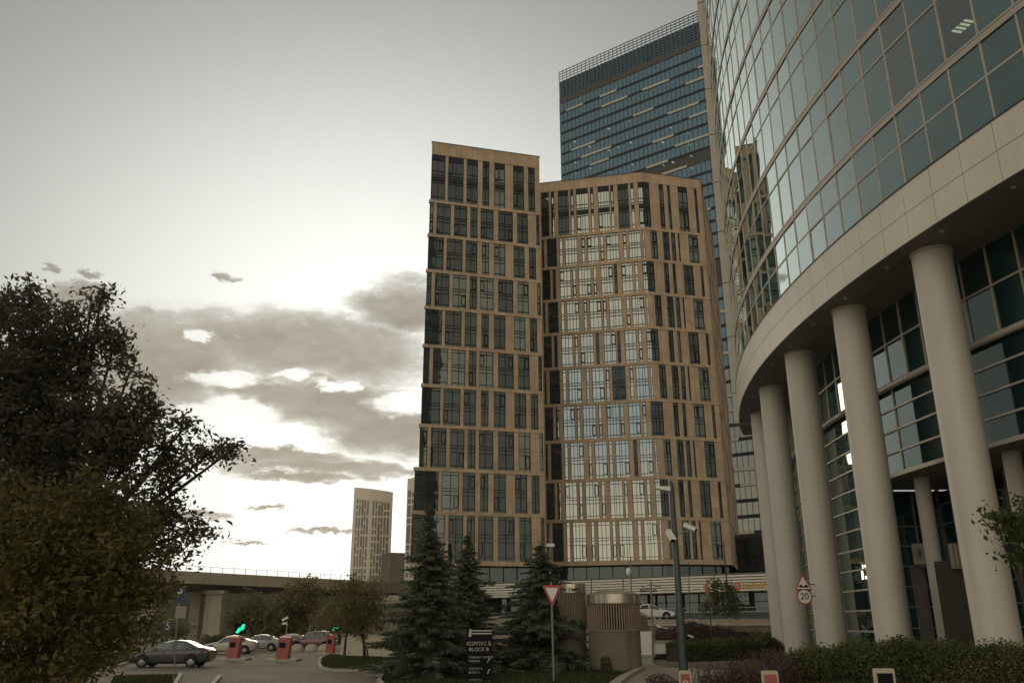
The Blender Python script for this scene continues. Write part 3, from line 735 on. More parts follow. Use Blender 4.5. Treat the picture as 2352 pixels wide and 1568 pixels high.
# inner glass drum
SILL = 6.4+EYE; AB = 180.25
hz = [14.0, 12.35, 10.3, 9.33, 8.36, 7.38, 6.4]; hz2 = hz+[6.4-.975*i for i in range(1, 10)]
wins = []; bars = MB()
da = [PH+MODA*i for i in range(-26, 17)]
for i in range(len(da)-1):
    a0, a1 = da[i], da[i+1]; low = (a0+a1)/2 < AB
    H = [h+EYE for h in (hz2 if low else hz)]
    H = [h for h in H if h > .05]+([.02] if low else [])
    for g0, g1 in ([(0, 2), (2, 6)]+([(6, len(H)-1)] if low else [])):
        pb = MB()
        for k in range(g0, g1):
            e = [random.uniform(-.005, .005) for _ in range(3)]
            pb.quad(cp(a0, RD+e[0], H[k+1]), cp(a1, RD+e[1], H[k+1]), cp(a1, RD+e[1]+e[2], H[k]), cp(a0, RD+e[0]+e[2], H[k]))
        wins.append((view_area([cp(a0, RD, H[g1]), cp(a1, RD, H[g1]), cp(a1, RD, H[g0]), cp(a0, RD, H[g0])]) if a0 > 165 else 0, pb, None, None))
    for k, h in enumerate(H[1:]):
        if k == 1: continue
        cbox(bars, a0, a1, RD-.05, RD+.07, h-.04, h+.04)
    hh = math.degrees(.035/RD)
    cbox(bars, a0-hh, a0+hh, RD-.04, RD+.06, (H[-1]+.04) if i % 3 == 0 else H[2], FZ0)
ship_windows(wins, tw, 'win_drum', 'alu', name='drum_window', limit=100)
bars.build('drum_mullion_grid', 'alu', tw, uv=False)
b = MB()
b.tube([cp(162+.7*i, RD+.22, 10.3+EYE) for i in range(80)], .15, 12); autosmooth(b.build('handrail_tube', 'alu', tw, uv=False))
b = MB(); carc(b, AB, 220, RD-.3, RD+.16, SILL-.12, SILL+.06, 34); b.build('sill_band', 'alu', tw, uv=False)
core = MB(); carc(core, 160, 220, RD-.7, RD-.4, SILL+.1, FZ0+2.2, 40); carc(core, 160, AB, RD-.7, RD-.4, 0, SILL, 16); core.build('drum_core', 'core', tw, uv=False)
b = MB()
for i in range(40):
    a0, a1 = AB+40*i/40, AB+40*(i+1)/40; b.quad(cp(a0, RD+.1, SILL-.13), cp(a0, 58.5, SILL-.13), cp(a1, 58.5, SILL-.13), cp(a1, RD+.1, SILL-.13))
b.build('entrance_ceiling', 'soffit', tw)
# recessed entrance: dark glass, slim columns
b = MB(); fr = MB()
for i in range(30):
    a0, a1 = AB+1.34*i, AB+1.34*(i+1)
    for k in range(9):
        z0, z1 = .1+k*.95, .1+(k+1)*.95
        if z1 < SILL-.1: b.quad(cp(a0, 60.5, z0), cp(a1, 60.5, z0), cp(a1, 60.5, z1), cp(a0, 60.5, z1)); cbox(fr, a0, a1, 60.48, 60.58, z1-.03, z1+.03)
    cbox(fr, a0-.06, a0+.06, 60.45, 60.62, 0, SILL-.14)
w = b.build('entrance_glazing', 'win_drum', tw, uv=False); fr.build('frame', 'metal_gr', w, uv=False)
b = MB(); fr = MB(); cbox(b, AB-.12, AB, 58.5, RD-.1, 0, SILL-.2)
for k in range(1, 8): cbox(fr, AB-.05, AB+.05, 58.6, RD-.12, k*.95, k*.95+.06)
for k in range(4): cbox(fr, AB-.05, AB+.06, 59.3+k*1.25, 59.37+k*1.25, 0, SILL-.22)
w = b.build('return_glazing', 'win_drum', tw, uv=False); fr.build('frame', 'metal_gr', w, uv=False)
b = MB(); carc(b, AB, 222, 59.6, 60.2, 0, SILL-.2, 30); b.build('recess_wall', 'core', tw)
for a in (pick(2117, 1105, 63.1), pick(2322, 1040, 63.1), pick(2322, 1040, 63.1)+4.6):
    b = MB(); b.lathe([(.34, 0), (.34, SILL-.12)], cp(a, 63.1, 0), 32); autosmooth(b.build('entrance_column', 'column', tw))
# entrance panel with the number and slatted canopy ends
pp = at(2110, 1272, 35.2); b = MB(); b.box(pp, (.42, .35, .82), rz=-.35); b.build('number_panel', 'concrete_dk', tw)
text('3', .42, 'entrance_number', 'black', facing(pp+Vector((-.12, -.30, 0)), (1, -.36, 0)), tw, .01)
b = MB()
for i in range(6): b.box(at(2186+i*9, 1277, 34.6), (.12, .3, .95), rz=-.3)
b.build('canopy_slat', 'concrete', tw)
b = MB(); c0, c1 = at(2186, 1400, 34.9), at(2236, 1400, 34.7)
b.box(((c0.x+c1.x)/2, 34.9, 2.3), (1.4, .2, 4.4), rz=-.25); b.build('wood_panel', 'wood', tw)
b = MB(); c0 = at(2112, 1400, 35.3); b.box((c0.x+.25, 35.5, 2.2), (.5, .15, 4.2), rz=-.25); b.build('door_leaf', 'wood', tw)
b = MB(); c0 = cp(184.0, 61.2, 0); b.tube([c0, c0+Vector((0, 0, SILL-.2))], .12, 12); b.build('pipe', 'metal_dk', tw)
# ------------------------------------------------------------------ viaduct
vd = thing('road_viaduct', 'long beige concrete road viaduct on piers behind the parking trees', 'viaduct', tuple(gp(490, 1468)))
vp = [at(x, 1300, D).to_2d() for x, D in ((150, 112), (300, 121), (400, 130), (640, 147), (850, 165), (960, 190))]
HT = 7.8+EYE
b = MB(); par = MB(); und = MB(); rail = MB()
for i in range(len(vp)-1):
    p, q = vp[i], vp[i+1]; F = Facade(p, q); Wd = F.w
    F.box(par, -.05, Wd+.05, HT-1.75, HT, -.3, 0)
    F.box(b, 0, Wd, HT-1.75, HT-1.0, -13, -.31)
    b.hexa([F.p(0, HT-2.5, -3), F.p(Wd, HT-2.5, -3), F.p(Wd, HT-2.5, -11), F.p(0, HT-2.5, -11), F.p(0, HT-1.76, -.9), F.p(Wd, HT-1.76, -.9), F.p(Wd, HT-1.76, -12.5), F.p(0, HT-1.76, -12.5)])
    n = int(Wd/2.2)
    for k in range(n): u = Wd*k/n; F.box(rail, u-.03, u+.03, HT, HT+.85, -.2, -.14)
    F.box(rail, 0, Wd, HT+.80, HT+.85, -.2, -.14)
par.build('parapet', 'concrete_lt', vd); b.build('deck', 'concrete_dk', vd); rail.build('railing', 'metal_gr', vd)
for x, D, w in ((490, 139.5, 2.7), (448, 147, 1.7), (338, 131, 2.4), (700, 158, 2.6)):
    c = gp(x, 1500); c = at(x, 1430, D); b = MB()
    b.hexa([Vector((c.x+sx*w/2*k, D+sy*.9*k, z)) for z, k in ((0, 1), (HT-2.55, .93)) for sx, sy in ((-1, -1), (1, -1), (1, 1), (-1, 1))])
    b.box((c.x, D, HT-2.78), (w*1.16, 2.6, .5)); b.build('pier', 'concrete_lt', vd)
b = MB(); emb0 = at(60, 1400, 185); b.prism([(emb0.x-60, 176, 0), (at(960, 1400, 205).x, 204, 0), (at(960, 1400, 225).x, 224, 12.2), (emb0.x-60, 205, 12.0)], (0, .1, -.2))
tag(b.build('embankment', 'soil'), kind='structure')
pv = thing('concrete_pavilion', 'small grey concrete pavilion with curved roof left of the tall spruce', 'pavilion', tuple(at(915, 1440, 80)))
b = MB(); c = at(918, 1400, 84); b.box((c.x, 84, 2.0), (3.4, 3, 4.0)); b.build('wall', 'concrete_dk', pv)
b = MB(); 
for k in range(8):
    t = -1+k/4; t2 = t+.25; b.hexa([(c.x-2.2, 84+t*2, 4.0), (c.x+2.2, 84+t*2, 4.0), (c.x+2.2, 84+t2*2, 4.0), (c.x-2.2, 84+t2*2, 4.0)]+[(c.x+s*2.2, 84+q*2, 4.35+.5*(1-q*q)) for s, q in ((-1, t), (1, t), (1, t2), (-1, t2))])
b.build('roof', 'concrete', pv)
# ------------------------------------------------------------------ ground: lawns, kerbs, raised street, ramp
lawn = [gp(880, 1542), gp(1000, 1520), gp(1345, 1522), gp(1478, 1532), gp(1474, 1546), gp(1440, 1562), gp(1400, 1590), gp(1060, 1600), gp(880, 1590), gp(905, 1560)]
lawn = [gp(900, 1600), gp(870, 1566), gp(890, 1534), gp(1000, 1516), gp(1345, 1520), gp(1470, 1528), gp(1462, 1542), gp(1430, 1556), gp(1370, 1600)]
sheet('lawn', lawn, .05, 'soil'); kerb('lawn_kerb', lawn+[lawn[0]])
tag(blades('grass', lawn, .05, 26000), 'mown green grass around the spruces and vents', 'grass', kind='stuff')
isl = [gp(733, 1526), gp(737, 1512), gp(760, 1503), gp(900, 1502), gp(925, 1518), gp(900, 1542), gp(760, 1541), gp(738, 1536)]
sheet('island_lawn', isl, .06, 'soil'); kerb('island_kerb', isl, closed=True)
tag(blades('grass', isl, .06, 16000), 'green grass on the kerbed parking island', 'grass', kind='stuff')
ll = [gp(225, 1545), gp(330, 1512), gp(300, 1500), gp(60, 1496), gp(-300, 1500), gp(-300, 1640), gp(120, 1640)]
sheet('verge', ll, .05, 'soil'); kerb('verge_kerb', [gp(150, 1620), gp(225, 1545), gp(330, 1512)])
tag(blades('grass', ll, .05, 26000, hmin=.06, hmax=.22), 'rough grass verge under the big left trees', 'grass', kind='stuff')
fl_ = [gp(240, 1600), gp(262, 1556), gp(410, 1552), gp(385, 1600)]
sheet('kerbside_lawn', fl_, .05, 'soil'); kerb('kerbside_kerb', [gp(388, 1600), gp(415, 1550)])
tag(blades('grass', fl_, .05, 8000), 'small strip of grass at the bottom left kerb', 'grass', kind='stuff')
kerb('median_kerb', [gp(480, 1585), gp(505, 1556)])
# curved drive on the right: paving, kerb
pvp = [gp(1385, 1600), gp(1475, 1540), gp(1470, 1516), gp(1475, 1500), gp(1590, 1487), gp(1780, 1468), gp(1780, 1474), gp(1600, 1494), gp(1535, 1504), gp(1498, 1516), gp(1492, 1526), gp(1515, 1538), gp(1580, 1541), gp(1700, 1544), gp(1700, 1600)]
sheet('pavement', pvp, .10, 'paving')
kc = [gp(1800, 1471), gp(1700, 1482), gp(1600, 1493), gp(1535, 1503), gp(1500, 1514), gp(1491, 1523), gp(1500, 1533), gp(1530, 1540), gp(1600, 1543)]
kerb('drive_kerb', kc, .22, .16)
kerb('pavement_kerb', [gp(1395, 1600), gp(1440, 1560), gp(1475, 1541)], .3, .22)
for x0, y0, x1, y1 in ((1525, 1539.5, 1548, 1540.5), (1560, 1541, 1580, 1541.5), (744, 1498, 752, 1494), (756, 1499, 764, 1495), (600, 1502, 640, 1501.5)):
    p, q = gp(x0, y0), gp(x1, y1); t = (q-p).normalized(); n_ = Vector((-t.y, t.x, 0))*.07
    b = MB(); b.quad(*[Vector((v.x, v.y, .006)) for v in (p-n_, q-n_, q+n_, p+n_)]); struct('road_marking', b, 'white_paint')
# terrace carrying the street in front of the shops
TZ = 2.55
f0, f1 = at(1115, 1430, 92), at(1830, 1430, 74)
FT = Facade((f0.x, 92), (f1.x, 74))
b = MB(); FT.box(b, 0, FT.w, 0, TZ, -40, 0); tag(b.build('street_terrace', 'concrete'), kind='structure')
tw_ = thing('terrace_wall', 'low brown stone wall edging the raised street, with pale coping', 'wall', tuple(FT.p(FT.w/2, 0, .3)))
b = MB(); FT.box(b, FT.w*.45, FT.w, .02, TZ-.55, .02, .3); b.build('wall', 'brownwall', tw_)
b = MB(); FT.box(b, FT.w*.45, FT.w, TZ-.54, TZ-.40, .02, .36); b.build('coping', 'kerb', tw_)
fn = thing('street_railing', 'thin dark railing along the raised street before the shop windows', 'railing', tuple(FT.p(FT.w*.7, TZ, -9)))
b = MB()
for i in range(60):
    u = FT.w*(.42+.58*i/60); FT.box(b, u-.025, u+.025, TZ, TZ+1.05, -9.05, -9.0)
b.build('baluster', 'metal_dk', fn)['kind'] = 'stuff'
b = MB(); FT.box(b, FT.w*.42, FT.w, TZ+1.05, TZ+1.13, -9.1, -8.95); b.build('handrail', 'metal_gr', fn)
hw = thing('roadside_barrier', 'dark slatted barrier wall with pale top rail behind the white car', 'barrier', tuple(FT.p(FT.w*.7, TZ, -6)))
b = MB(); FT.box(b, FT.w*.55, FT.w, TZ+.02, TZ+.62, -6.1, -6); b.build('panel', 'metal_dk', hw)
b = MB(); FT.box(b, FT.w*.55, FT.w, TZ+.625, TZ+.70, -6.14, -5.96); b.build('rail', 'kerb', hw)
# beige ramp wall behind the spruces, pale ramp parapet by the island
rw = thing('ramp_wall', 'plain beige sloping ramp wall visible between the spruces', 'wall', tuple(gp(1165, 1490)))
a, c = at(1088, 1450, 62), at(1352, 1450, 60)
b = MB(); b.prism([(a.x, 62, 0), (c.x, 60, 0), (c.x, 60, at(1300, 1392, 60).z), (a.x, 62, at(1100, 1425, 62).z)], (0, .4, 0)); b.build('wall', 'concrete', rw)
b = MB(); z0, z1 = at(1100, 1425, 62).z, at(1300, 1392, 60).z; b.prism([(a.x, 61.9, z0+.01), (c.x, 59.9, z1+.01), (c.x, 59.9, z1+.12), (a.x, 61.9, z0+.12)], (0, .6, 0)); b.build('coping', 'kerb', rw)
rp = thing('ramp_parapet', 'pale low ramp parapet behind the parking island trees', 'wall', tuple(gp(840, 1500)))
a, c = at(783, 1480, 66), at(985, 1480, 60)
b = MB(); b.prism([(a.x, 66, 0), (c.x, 60, 0), (c.x, 60, 1.25), (a.x, 66, 1.5)], (0, .3, 0)); b.build('wall', 'concrete_lt', rp)
b = MB(); b.prism([(a.x, 65.95, 1.51), (c.x, 59.95, 1.26), (c.x, 59.95, 1.36), (a.x, 65.95, 1.61)], (0, .4, 0)); b.build('coping', 'kerb', rp)
rb = thing('ramp_back_wall', 'dark ramp wall rising to the right above the pale parapet', 'wall', tuple(gp(860, 1470)))
a, c = at(800, 1440, 78), at(985, 1440, 72)
b = MB(); b.prism([(a.x, 78, 0), (c.x, 72, 0), (c.x, 72, 3.0), (at(880, 1440, 75.4).x, 75.4, 2.6), (a.x, 78, 1.5)], (0, .4, 0)); b.build('wall', 'concrete_dk', rb)
wb = thing('ramp_end_wall', 'white stepped end wall of the ramp right of the slatted vent', 'wall', tuple(gp(1495, 1502)))
def vbox(mb, x0, x1, y0, y1, D, dep=.4):
    p, q = at(x0, y1, D), at(x1, y0, D); mb.box(((p.x+q.x)/2, D+dep/2, (p.z+q.z)/2), (q.x-p.x, dep, q.z-p.z))
b = MB(); vbox(b, 1466, 1497, 1449, 1503, 57); b.build('tall_panel', 'white_paint', wb)
b = MB(); vbox(b, 1498, 1528, 1476, 1501, 57.3); b.build('low_panel', 'white_paint', wb)
b = MB(); vbox(b, 1528.5, 1550, 1473, 1496, 57.8); b.build('side_panel', 'concrete', wb)
b = MB(); vbox(b, 1498, 1550, 1470, 1475, 57.2, .8); b.build('coping', 'kerb', wb)
rl = thing('ramp_rail', 'sloping pale handrail between the two red hedges', 'handrail', tuple(gp(1600, 1490)))
b = MB(); p, q = at(1510, 1437, 66), at(1592, 1462, 60); b.tube([p, q], .07, 8); b.build('rail', 'white_paint', rl)
b = MB()
for t in (.05, .5, .95): r_ = p.lerp(q, t); b.tube([(r_.x, r_.y, 0), r_], .04, 8)
b.build('post', 'white_paint', rl)

# ------------------------------------------------------------------ slatted vents
def vent(label, x0, x1, ybase, zs, tilt, D, group='round slatted ventilation kiosks'):
    c = at((x0+x1)/2, 1500, D); R = (x1-x0)/2/FPX*D*1.03
    root = thing('ventilation_kiosk', label, 'vent kiosk', (c.x, D, 0), group)
    o = (c.x, D, 0); z1, z2, z3 = zs
    b = MB(); b.lathe([(R*.97, 0), (R*.97, z1)], o, 40); autosmooth(b.build('concrete_base', 'vent_concrete', root))
    b = MB(); b.lathe([(R*.90, z1), (R*.90, z2)], o, 40); b.build('inner_drum', 'black', root)
    b = MB(); n = 64
    for k in range(n):
        q = 2*PI*k/n; b.box((c.x+R*.96*math.cos(q), D+R*.96*math.sin(q), (z1+z2)/2+.01), (.10, R*2*PI/n*.44, z2-z1-.02), rz=q)
    b.lathe([(R*1.0, z1+.005), (R*1.0, z1+.05), (R*.9, z1+.06)], o, 40)
    b.build('slat_screen', 'slat', root)
    b = MB(); b.lathe([(R*1.0, z2), (R*1.03, z2+.02), (R*1.03, z3), (R*.98, z3)], o, 48)
    for k in range(0, 48, 6):
        q = 2*PI*k/48; b.box((c.x+R*1.03*math.cos(q), D+R*1.03*math.sin(q), (z2+z3)/2), (.02, .05, z3-z2), rz=q)
    autosmooth(b.build('metal_rim', 'steel', root))
    b = MB(); b.lathe([(R*1.02, z3+.01), (R*.6, z3+tilt*.7), (0.02, z3+tilt)], o, 48); b.build('domed_roof', 'steel', root, smooth=True)
    return root
vent('round vent kiosk with brown slats, steel rim and domed roof, in front of the road', 1357, 1469, 1530, (1.86, 3.12, 3.56), .26, 44)
vent('taller round vent kiosk half hidden behind the middle spruce', 1278, 1346, 1530, (2.3, 3.7, 4.15), .1, 46)
vent('small distant vent kiosk with pale roof beside the white car', 1440, 1488, 1480, (1.6, 2.62, 2.8), .3, 68)

# ------------------------------------------------------------------ lamp posts, cameras, poles
def pole_at(xb, yb, xt, yt, D, r0, r1, z0=0.):
    p = at(xb, yb, D); q = at(xt, yt, D); return Vector((p.x, D, z0)), Vector((q.x, D, q.z))
lp = thing('lamp_post', 'tall tapered dark steel lamp post carrying a lamp head and two white cameras', 'lamp post', tuple(gp(1572, 1548)))
D = 36.; P0, P1 = pole_at(1571, 1548, 1541, 1104, D, 0, 0); P0.x = at(1571, 1548, D).x; P1.x = at(1541, 1104, D).x
b = MB(); b.tube([P0, P0.lerp(P1, .35), P0.lerp(P1, .36), P0.lerp(P1, .97), P1], [.19, .165, .15, .105, .06], 16); autosmooth(b.build('pole', 'metal_dk', lp))
b = MB(); b.tube([P0, P0+Vector((0, 0, .06))], .30, 16); b.build('base_plate', 'metal_gr', lp)
q = P0.lerp(P1, .955)
h = MB(); hc = q+Vector((-.36, -.05, .02)); R = Matrix.Rotation(.18, 3, 'Y')
h.hexa([hc+R@Vector(v) for v in ((-.34, -.14, -.05), (.3, -.14, -.06), (.3, .14, -.06), (-.34, .14, -.05), (-.28, -.09, .05), (.26, -.12, .13), (.26, .12, .13), (-.28, .09, .05))])
h = h.build('lamp_head', 'white_paint', lp)
b = MB(); b.hexa([hc+R@Vector(v) for v in ((-.28, -.11, -.075), (.2, -.11, -.08), (.2, .11, -.08), (-.28, .11, -.075), (-.28, -.11, -.055), (.2, -.11, -.065), (.2, .11, -.065), (-.28, .11, -.055))]); b.build('lens', 'lens', h)
b = MB(); b.tube([q+Vector((.0, 0, 0)), q+Vector((-.14, -.02, .02))], .05, 8); b.build('bracket', 'metal_dk', lp)
def camera_box(label, x0, y0, x1, y1, D, r, root_pt):
    p, q = at(x0, y0, D), at(x1, y1, D-.35)
    t = thing('security_camera', label, 'security camera', tuple((p+q)/2), 'white cameras on the tall lamp post')
    ax = (q-p); b = MB(); b.tube([p, p+ax*.03, p+ax*.97, q], [r*.8, r, r, r*.9], 16); hsg = autosmooth(b.build('housing', 'white_paint', t))
    b = MB(); b.tube([q+ax.normalized()*.005, q+ax.normalized()*.02], r*.7, 14); b.build('lens', 'black', hsg)
    b = MB(); u = ax.normalized(); s = u.cross(Vector((0, 0, 1))).normalized(); n = s.cross(u)
    b.prism([p+n*r*1.12+s*r*.9-u*.02, p+n*r*1.12-s*r*.9-u*.02, q+n*r*1.12-s*r*.9+u*.08, q+n*r*1.12+s*r*.9+u*.08], n*.015); b.build('sun_shield', 'white_paint', t)
    b = MB(); m = p.lerp(q, .45); b.tube([m-n*r, m-n*(r+.05), root_pt], .03, 8); b.build('bracket', 'metal_gr', t)
camera_box('white security camera left of the tall lamp post, tilted steeply down', 1533, 1221, 1545, 1241, 35.9, .115, P0.lerp(P1, .68))
camera_box('long white security camera right of the tall lamp post, pointing out right', 1571, 1205, 1598, 1217, 35.9, .095, P0.lerp(P1, .715))
def thin_lamp(label, x, ytop, D, kind, base=0., lean=4):
    c = at(x+lean, 1480, D); q = at(x, ytop, D)
    t = thing('street_lamp', label, 'street lamp', (c.x, D, base), 'slim street lamps')
    P0 = Vector((c.x, D, base)); P1 = Vector((q.x, D, q.z))
    b = MB(); b.tube([P0, P0.lerp(P1, .3), P1], [.075, .06, .045], 10); autosmooth(b.build('pole', 'metal_gr', t))
    if kind == 'box':
        b = MB(); b.box(P1+Vector((.05, 0, -.12)), (.54, .3, .16)); b.box(P1+Vector((.05, 0, -.02)), (.44, .22, .05)); b.build('lamp_head', 'white_paint', t)
        b = MB(); b.tube([P1, P1+Vector((-.03, 0, .28)), P1+Vector((-.02, 0, .4))], [.02, .05, .02], 8); b.build('finial', 'metal_gr', t)
    if kind == 'arm':
        b = MB(); p = P1+Vector((0, 0, -.55)); e = p+Vector((1.0, 0, .08))
        b.hexa([p+Vector(v) for v in ((0, -.12, -.03), (1.0, -.05, .0), (1.0, .05, .0), (0, .12, -.03), (0, -.12, .16), (1.0, -.04, .05), (1.0, .04, .05), (0, .12, .16))]); b.build('lamp_head', 'steel', t)
        b = MB(); b.lathe([(.0, -.34), (.14, -.30), (.22, -.1), (.22, .1), (.14, .26), (.03, .3)], P1+Vector((-.18, 0, -1.1)), 14); b.build('camera_dome', 'white_paint', t, smooth=True)
    if kind == 'twin':
        b = MB(); p = P1+Vector((0, 0, -.3))
        for s in (-1, 1): b.hexa([p+Vector((s*v[0], v[1], v[2])) for v in ((.02, -.1, .0), (.62, -.05, -.12), (.62, .05, -.12), (.02, .1, .0), (.02, -.1, .1), (.62, -.04, -.08), (.62, .04, -.08), (.02, .1, .1))])
        b.build('lamp_head', 'metal_gr', t)
    return t
thin_lamp('slim street lamp with a flat white head just above the give way sign', 1263, 1248, 60, 'box', lean=5)
thin_lamp('slim street lamp with one side arm and a white camera dome', 1448, 1278, 66, 'arm')
thin_lamp('slim street lamp with two drooping arms right of the vent kiosk', 1495, 1332, 53, 'twin', lean=3)
def mast(label, x, ytop, D, r=.07, base=0, lean=8):
    c = at(x+lean, 1440, D); q = at(x, ytop, D)
    t = thing('metal_mast', label, 'mast', (c.x, D, base), 'bare thin masts before the shops')
    b = MB(); b.tube([(c.x, D, base), (q.x, D, q.z)], [r, r*.6], 10); autosmooth(b.build('pole', 'metal_dk', t))
    b = MB(); b.lathe([(0, .1), (r, 0), (0, -.05)], (q.x, D, q.z), 10); b.build('cap', 'metal_gr', t)
    b = MB(); b.tube([(c.x, D, base+.01), (c.x, D, base+.08)], r*2.2, 10); b.build('base_plate', 'metal_gr', t)
mast('short bare mast left of the domed vent kiosk roof', 1358, 1328, 84, base=TZ, lean=2)
mast('bare mast just left of the side arm street lamp', 1431, 1326, 84, base=TZ, lean=2)
mast('bare mast just right of the tall camera lamp post', 1581, 1290, 80, .05, base=TZ, lean=5)
mast('taller bare mast left of the ramen sign', 1662, 1245, 76, .085, base=TZ, lean=16)
mast('thin bare mast beside the round street tree', 1627, 1376, 62, .06, lean=8)

# ------------------------------------------------------------------ signs
gw = thing('give_way_sign', 'red and white downward triangle give way sign on a grey post', 'road sign', tuple(gp(1271, 1562)))
D = 36.; c = at(1269, 1372, D); P0 = Vector((at(1272, 1562, D).x, D, 0)); top = at(1266, 1335, D)
b = MB(); b.tube([P0, (top.x, D, top.z)], .045, 10); b.build('post', 'metal_gr', gw)
def tri(cx, w, hgt, y, flip, rr):
    s = -1 if flip else 1
    pts = [(-w/2, -s*hgt/2), (w/2, -s*hgt/2), (0, s*hgt/2)]; out = []
    for i in range(3):     # rounded corners
        p = Vector(pts[i]); a = (Vector(pts[i-1])-p).normalized(); d = (Vector(pts[(i+1) % 3])-p).normalized()
        for t in range(5): k = t/4; out.append(p+a*rr*(1-k)**2+d*rr*k**2)
    return [Vector((cx.x+q.x, y, cx.z+q.y)) for q in out]
cc_ = c+Vector((-.02, 0, .06))
b = MB(); b.prism(tri(cc_, .80, .86, D-.09, True, .09), (0, .03, 0)); pl_ = b.build('plate', 'red', gw)
b = MB(); b.prism(tri(cc_+Vector((0, 0, .045)), .52, .56, D-.105, True, .05), (0, .01, 0)); b.build('face', 'white_paint', pl_)
sb = thing('directory_sign', 'black upright directory sign with pale Cyrillic lettering in front of the spruces', 'sign', tuple(gp(1101, 1548)))
D = 36.2; p, q = at(1071, 1548, D), at(1131, 1440, D); w_, h_ = q.x-p.x, q.z
b = MB(); b.box(((p.x+q.x)/2, D, h_/2+.03), (w_, .22, h_-.06)); b.build('panel', 'black', sb)
b = MB(); b.box(((p.x+q.x)/2, D, .03), (w_+.1, .34, .06)); b.build('base', 'metal_gr', sb)
cx = (p.x+q.x)/2; fm = lambda dx, z: facing((cx+dx, D-.115, z))
def line(t, z, s, dx=-.46, al='LEFT'): text(t, s, 'lettering', 'text', facing((cx+dx*w_/1.15, D-.112, z)), sb, .003, al)
zt = h_
line('КОРПУС Б', zt-.62, .195, -.02, 'CENTER'); line('BLOCK B', zt-.83, .195, -.02, 'CENTER')
for i, (r1, r2) in enumerate((('ПАРКИНГ ГОСТЕЙ', 'PARKING'), ('КОРПУС А', 'BLOCK A'), ('КОРПУС В', 'BLOCK C'))):
    z = zt-1.13-i*.42; line(r1, z, .105); line(r2, z-.135, .105)
    b = MB(); e = Vector((cx+.40*w_/1.15, D-.112, z-.1))
    b.prism([e+Vector(v) for v in ((-.05, 0, -.07), (-.02, 0, -.09), (.045, 0, .03), (.06, 0, .0), (.065, 0, .10), (-.01, 0, .06), (.02, 0, .045))], (0, -.004, 0)); b.build('arrow', 'text', sb)
b = MB(); e = Vector((cx-.42*w_/1.15, D-.112, zt-.2)); b.prism([e+Vector(v) for v in ((-.06, 0, -.15), (.05, 0, -.15), (.06, 0, .15), (-.02, 0, .13))], (0, -.004, 0)); b.build('emblem', 'text', sb)
b = MB()
for k in (0, 1): b.box((cx+.10, D-.113, zt-.12-k*.11), (.78, .006, .045))
b.build('header_bar', 'text', sb)
def round_pts(c, r, y, n=28): return [Vector((c.x+r*math.cos(2*PI*k/n), y, c.z+r*math.sin(2*PI*k/n))) for k in range(n)]
sp_ = thing('speed_limit_sign', 'round speed limit 20 sign under the bumps warning triangle on the column', 'road sign', tuple(at(1848, 1370, 43)), 'road signs bracketed to the column')
D = 43.; c = at(1848, 1369, D)
b = MB(); b.prism(round_pts(c, .385, D), (0, .03, 0)); pl_ = b.build('plate', 'red', sp_)
b = MB(); b.prism(round_pts(c, .315, D-.012), (0, .01, 0)); b.build('face', 'white_paint', pl_)
text('20', .42, 'number', 'black', facing((c.x, D-.017, c.z)), sp_, .003)
e = c+Vector((.62, .3, .03)); b = MB(); b.tube([c+Vector((.05, .05, .03)), e], .025, 8); b.build('bracket', 'metal_gr', sp_)
wt = thing('bumps_warning_sign', 'red bordered triangle warning of bumps above the round 20 sign', 'road sign', tuple(at(1845, 1335, 43)), 'road signs bracketed to the column')
c = at(1844.5, 1336, D); b = MB(); b.prism(tri(c, .86, .80, D, False, .06), (0, .03, 0)); pl_ = b.build('plate', 'red', wt)
b = MB(); b.prism(tri(c-Vector((0, 0, .02)), .66, .60, D-.012, False, .04), (0, .01, 0)); b.build('face', 'white_paint', pl_)
b = MB(); bx = [Vector((c.x+x, D-.017, c.z-.25+z)) for x, z in ((-.24, 0), (.24, 0), (.22, .05), (.16, .13), (.11, .14), (.06, .07), (0, .05), (-.06, .07), (-.11, .14), (-.16, .13), (-.22, .05))]; b.prism(bx, (0, .004, 0)); b.build('bumps_symbol', 'black', wt)
e = c+Vector((.66, .3, -.1)); b = MB(); b.tube([c+Vector((.05, .05, -.1)), e], .025, 8); b.build('bracket', 'metal_gr', wt)
pk = thing('parking_sign', 'blue P parking sign with a blank plate on a pole before the viaduct piers', 'road sign', tuple(gp(414, 1490)))
D = 62.; c = at(412, 1366, D); b = MB(); b.box((c.x, D, c.z), (.78, .04, 1.05)); b.build('plate', 'blue_sign', pk)
text('P', .72, 'letter', 'white_paint', facing((c.x, D-.024, c.z+.12)), pk, .004)
b = MB(); c2 = at(417, 1405, D); b.box((c2.x-.05, D, c2.z), (.74, .04, .8)); b.build('info_plate', 'concrete', pk)
b = MB(); b.tube([(c.x+.12, D+.06, 0), (c.x, D+.06, c.z+.5)], .05, 8); b.build('pole', 'metal_gr', pk)
fv = thing('entry_number_sign', 'dark square sign with a pale 5 hung from a slim hooked post', 'sign', tuple(gp(400, 1562)))
D = 36.; c = at(386, 1437, D); px_ = at(404, 1440, D)
b = MB(); b.tube([(at(400, 1562, D).x, D, 0), (px_.x, D, at(404, 1424, D).z), (at(392, 1424, D).x, D, at(392, 1422, D).z), (at(376, 1427, D).x, D, at(376, 1427, D).z)], .028, 8); b.build('post', 'metal_gr', fv)
b = MB(); b.box(c, (.40, .03, .5)); b.build('plate', 'metal_dk', fv)
text('5', .42, 'number', 'text', facing((c.x, D-.02, c.z)), fv, .003)
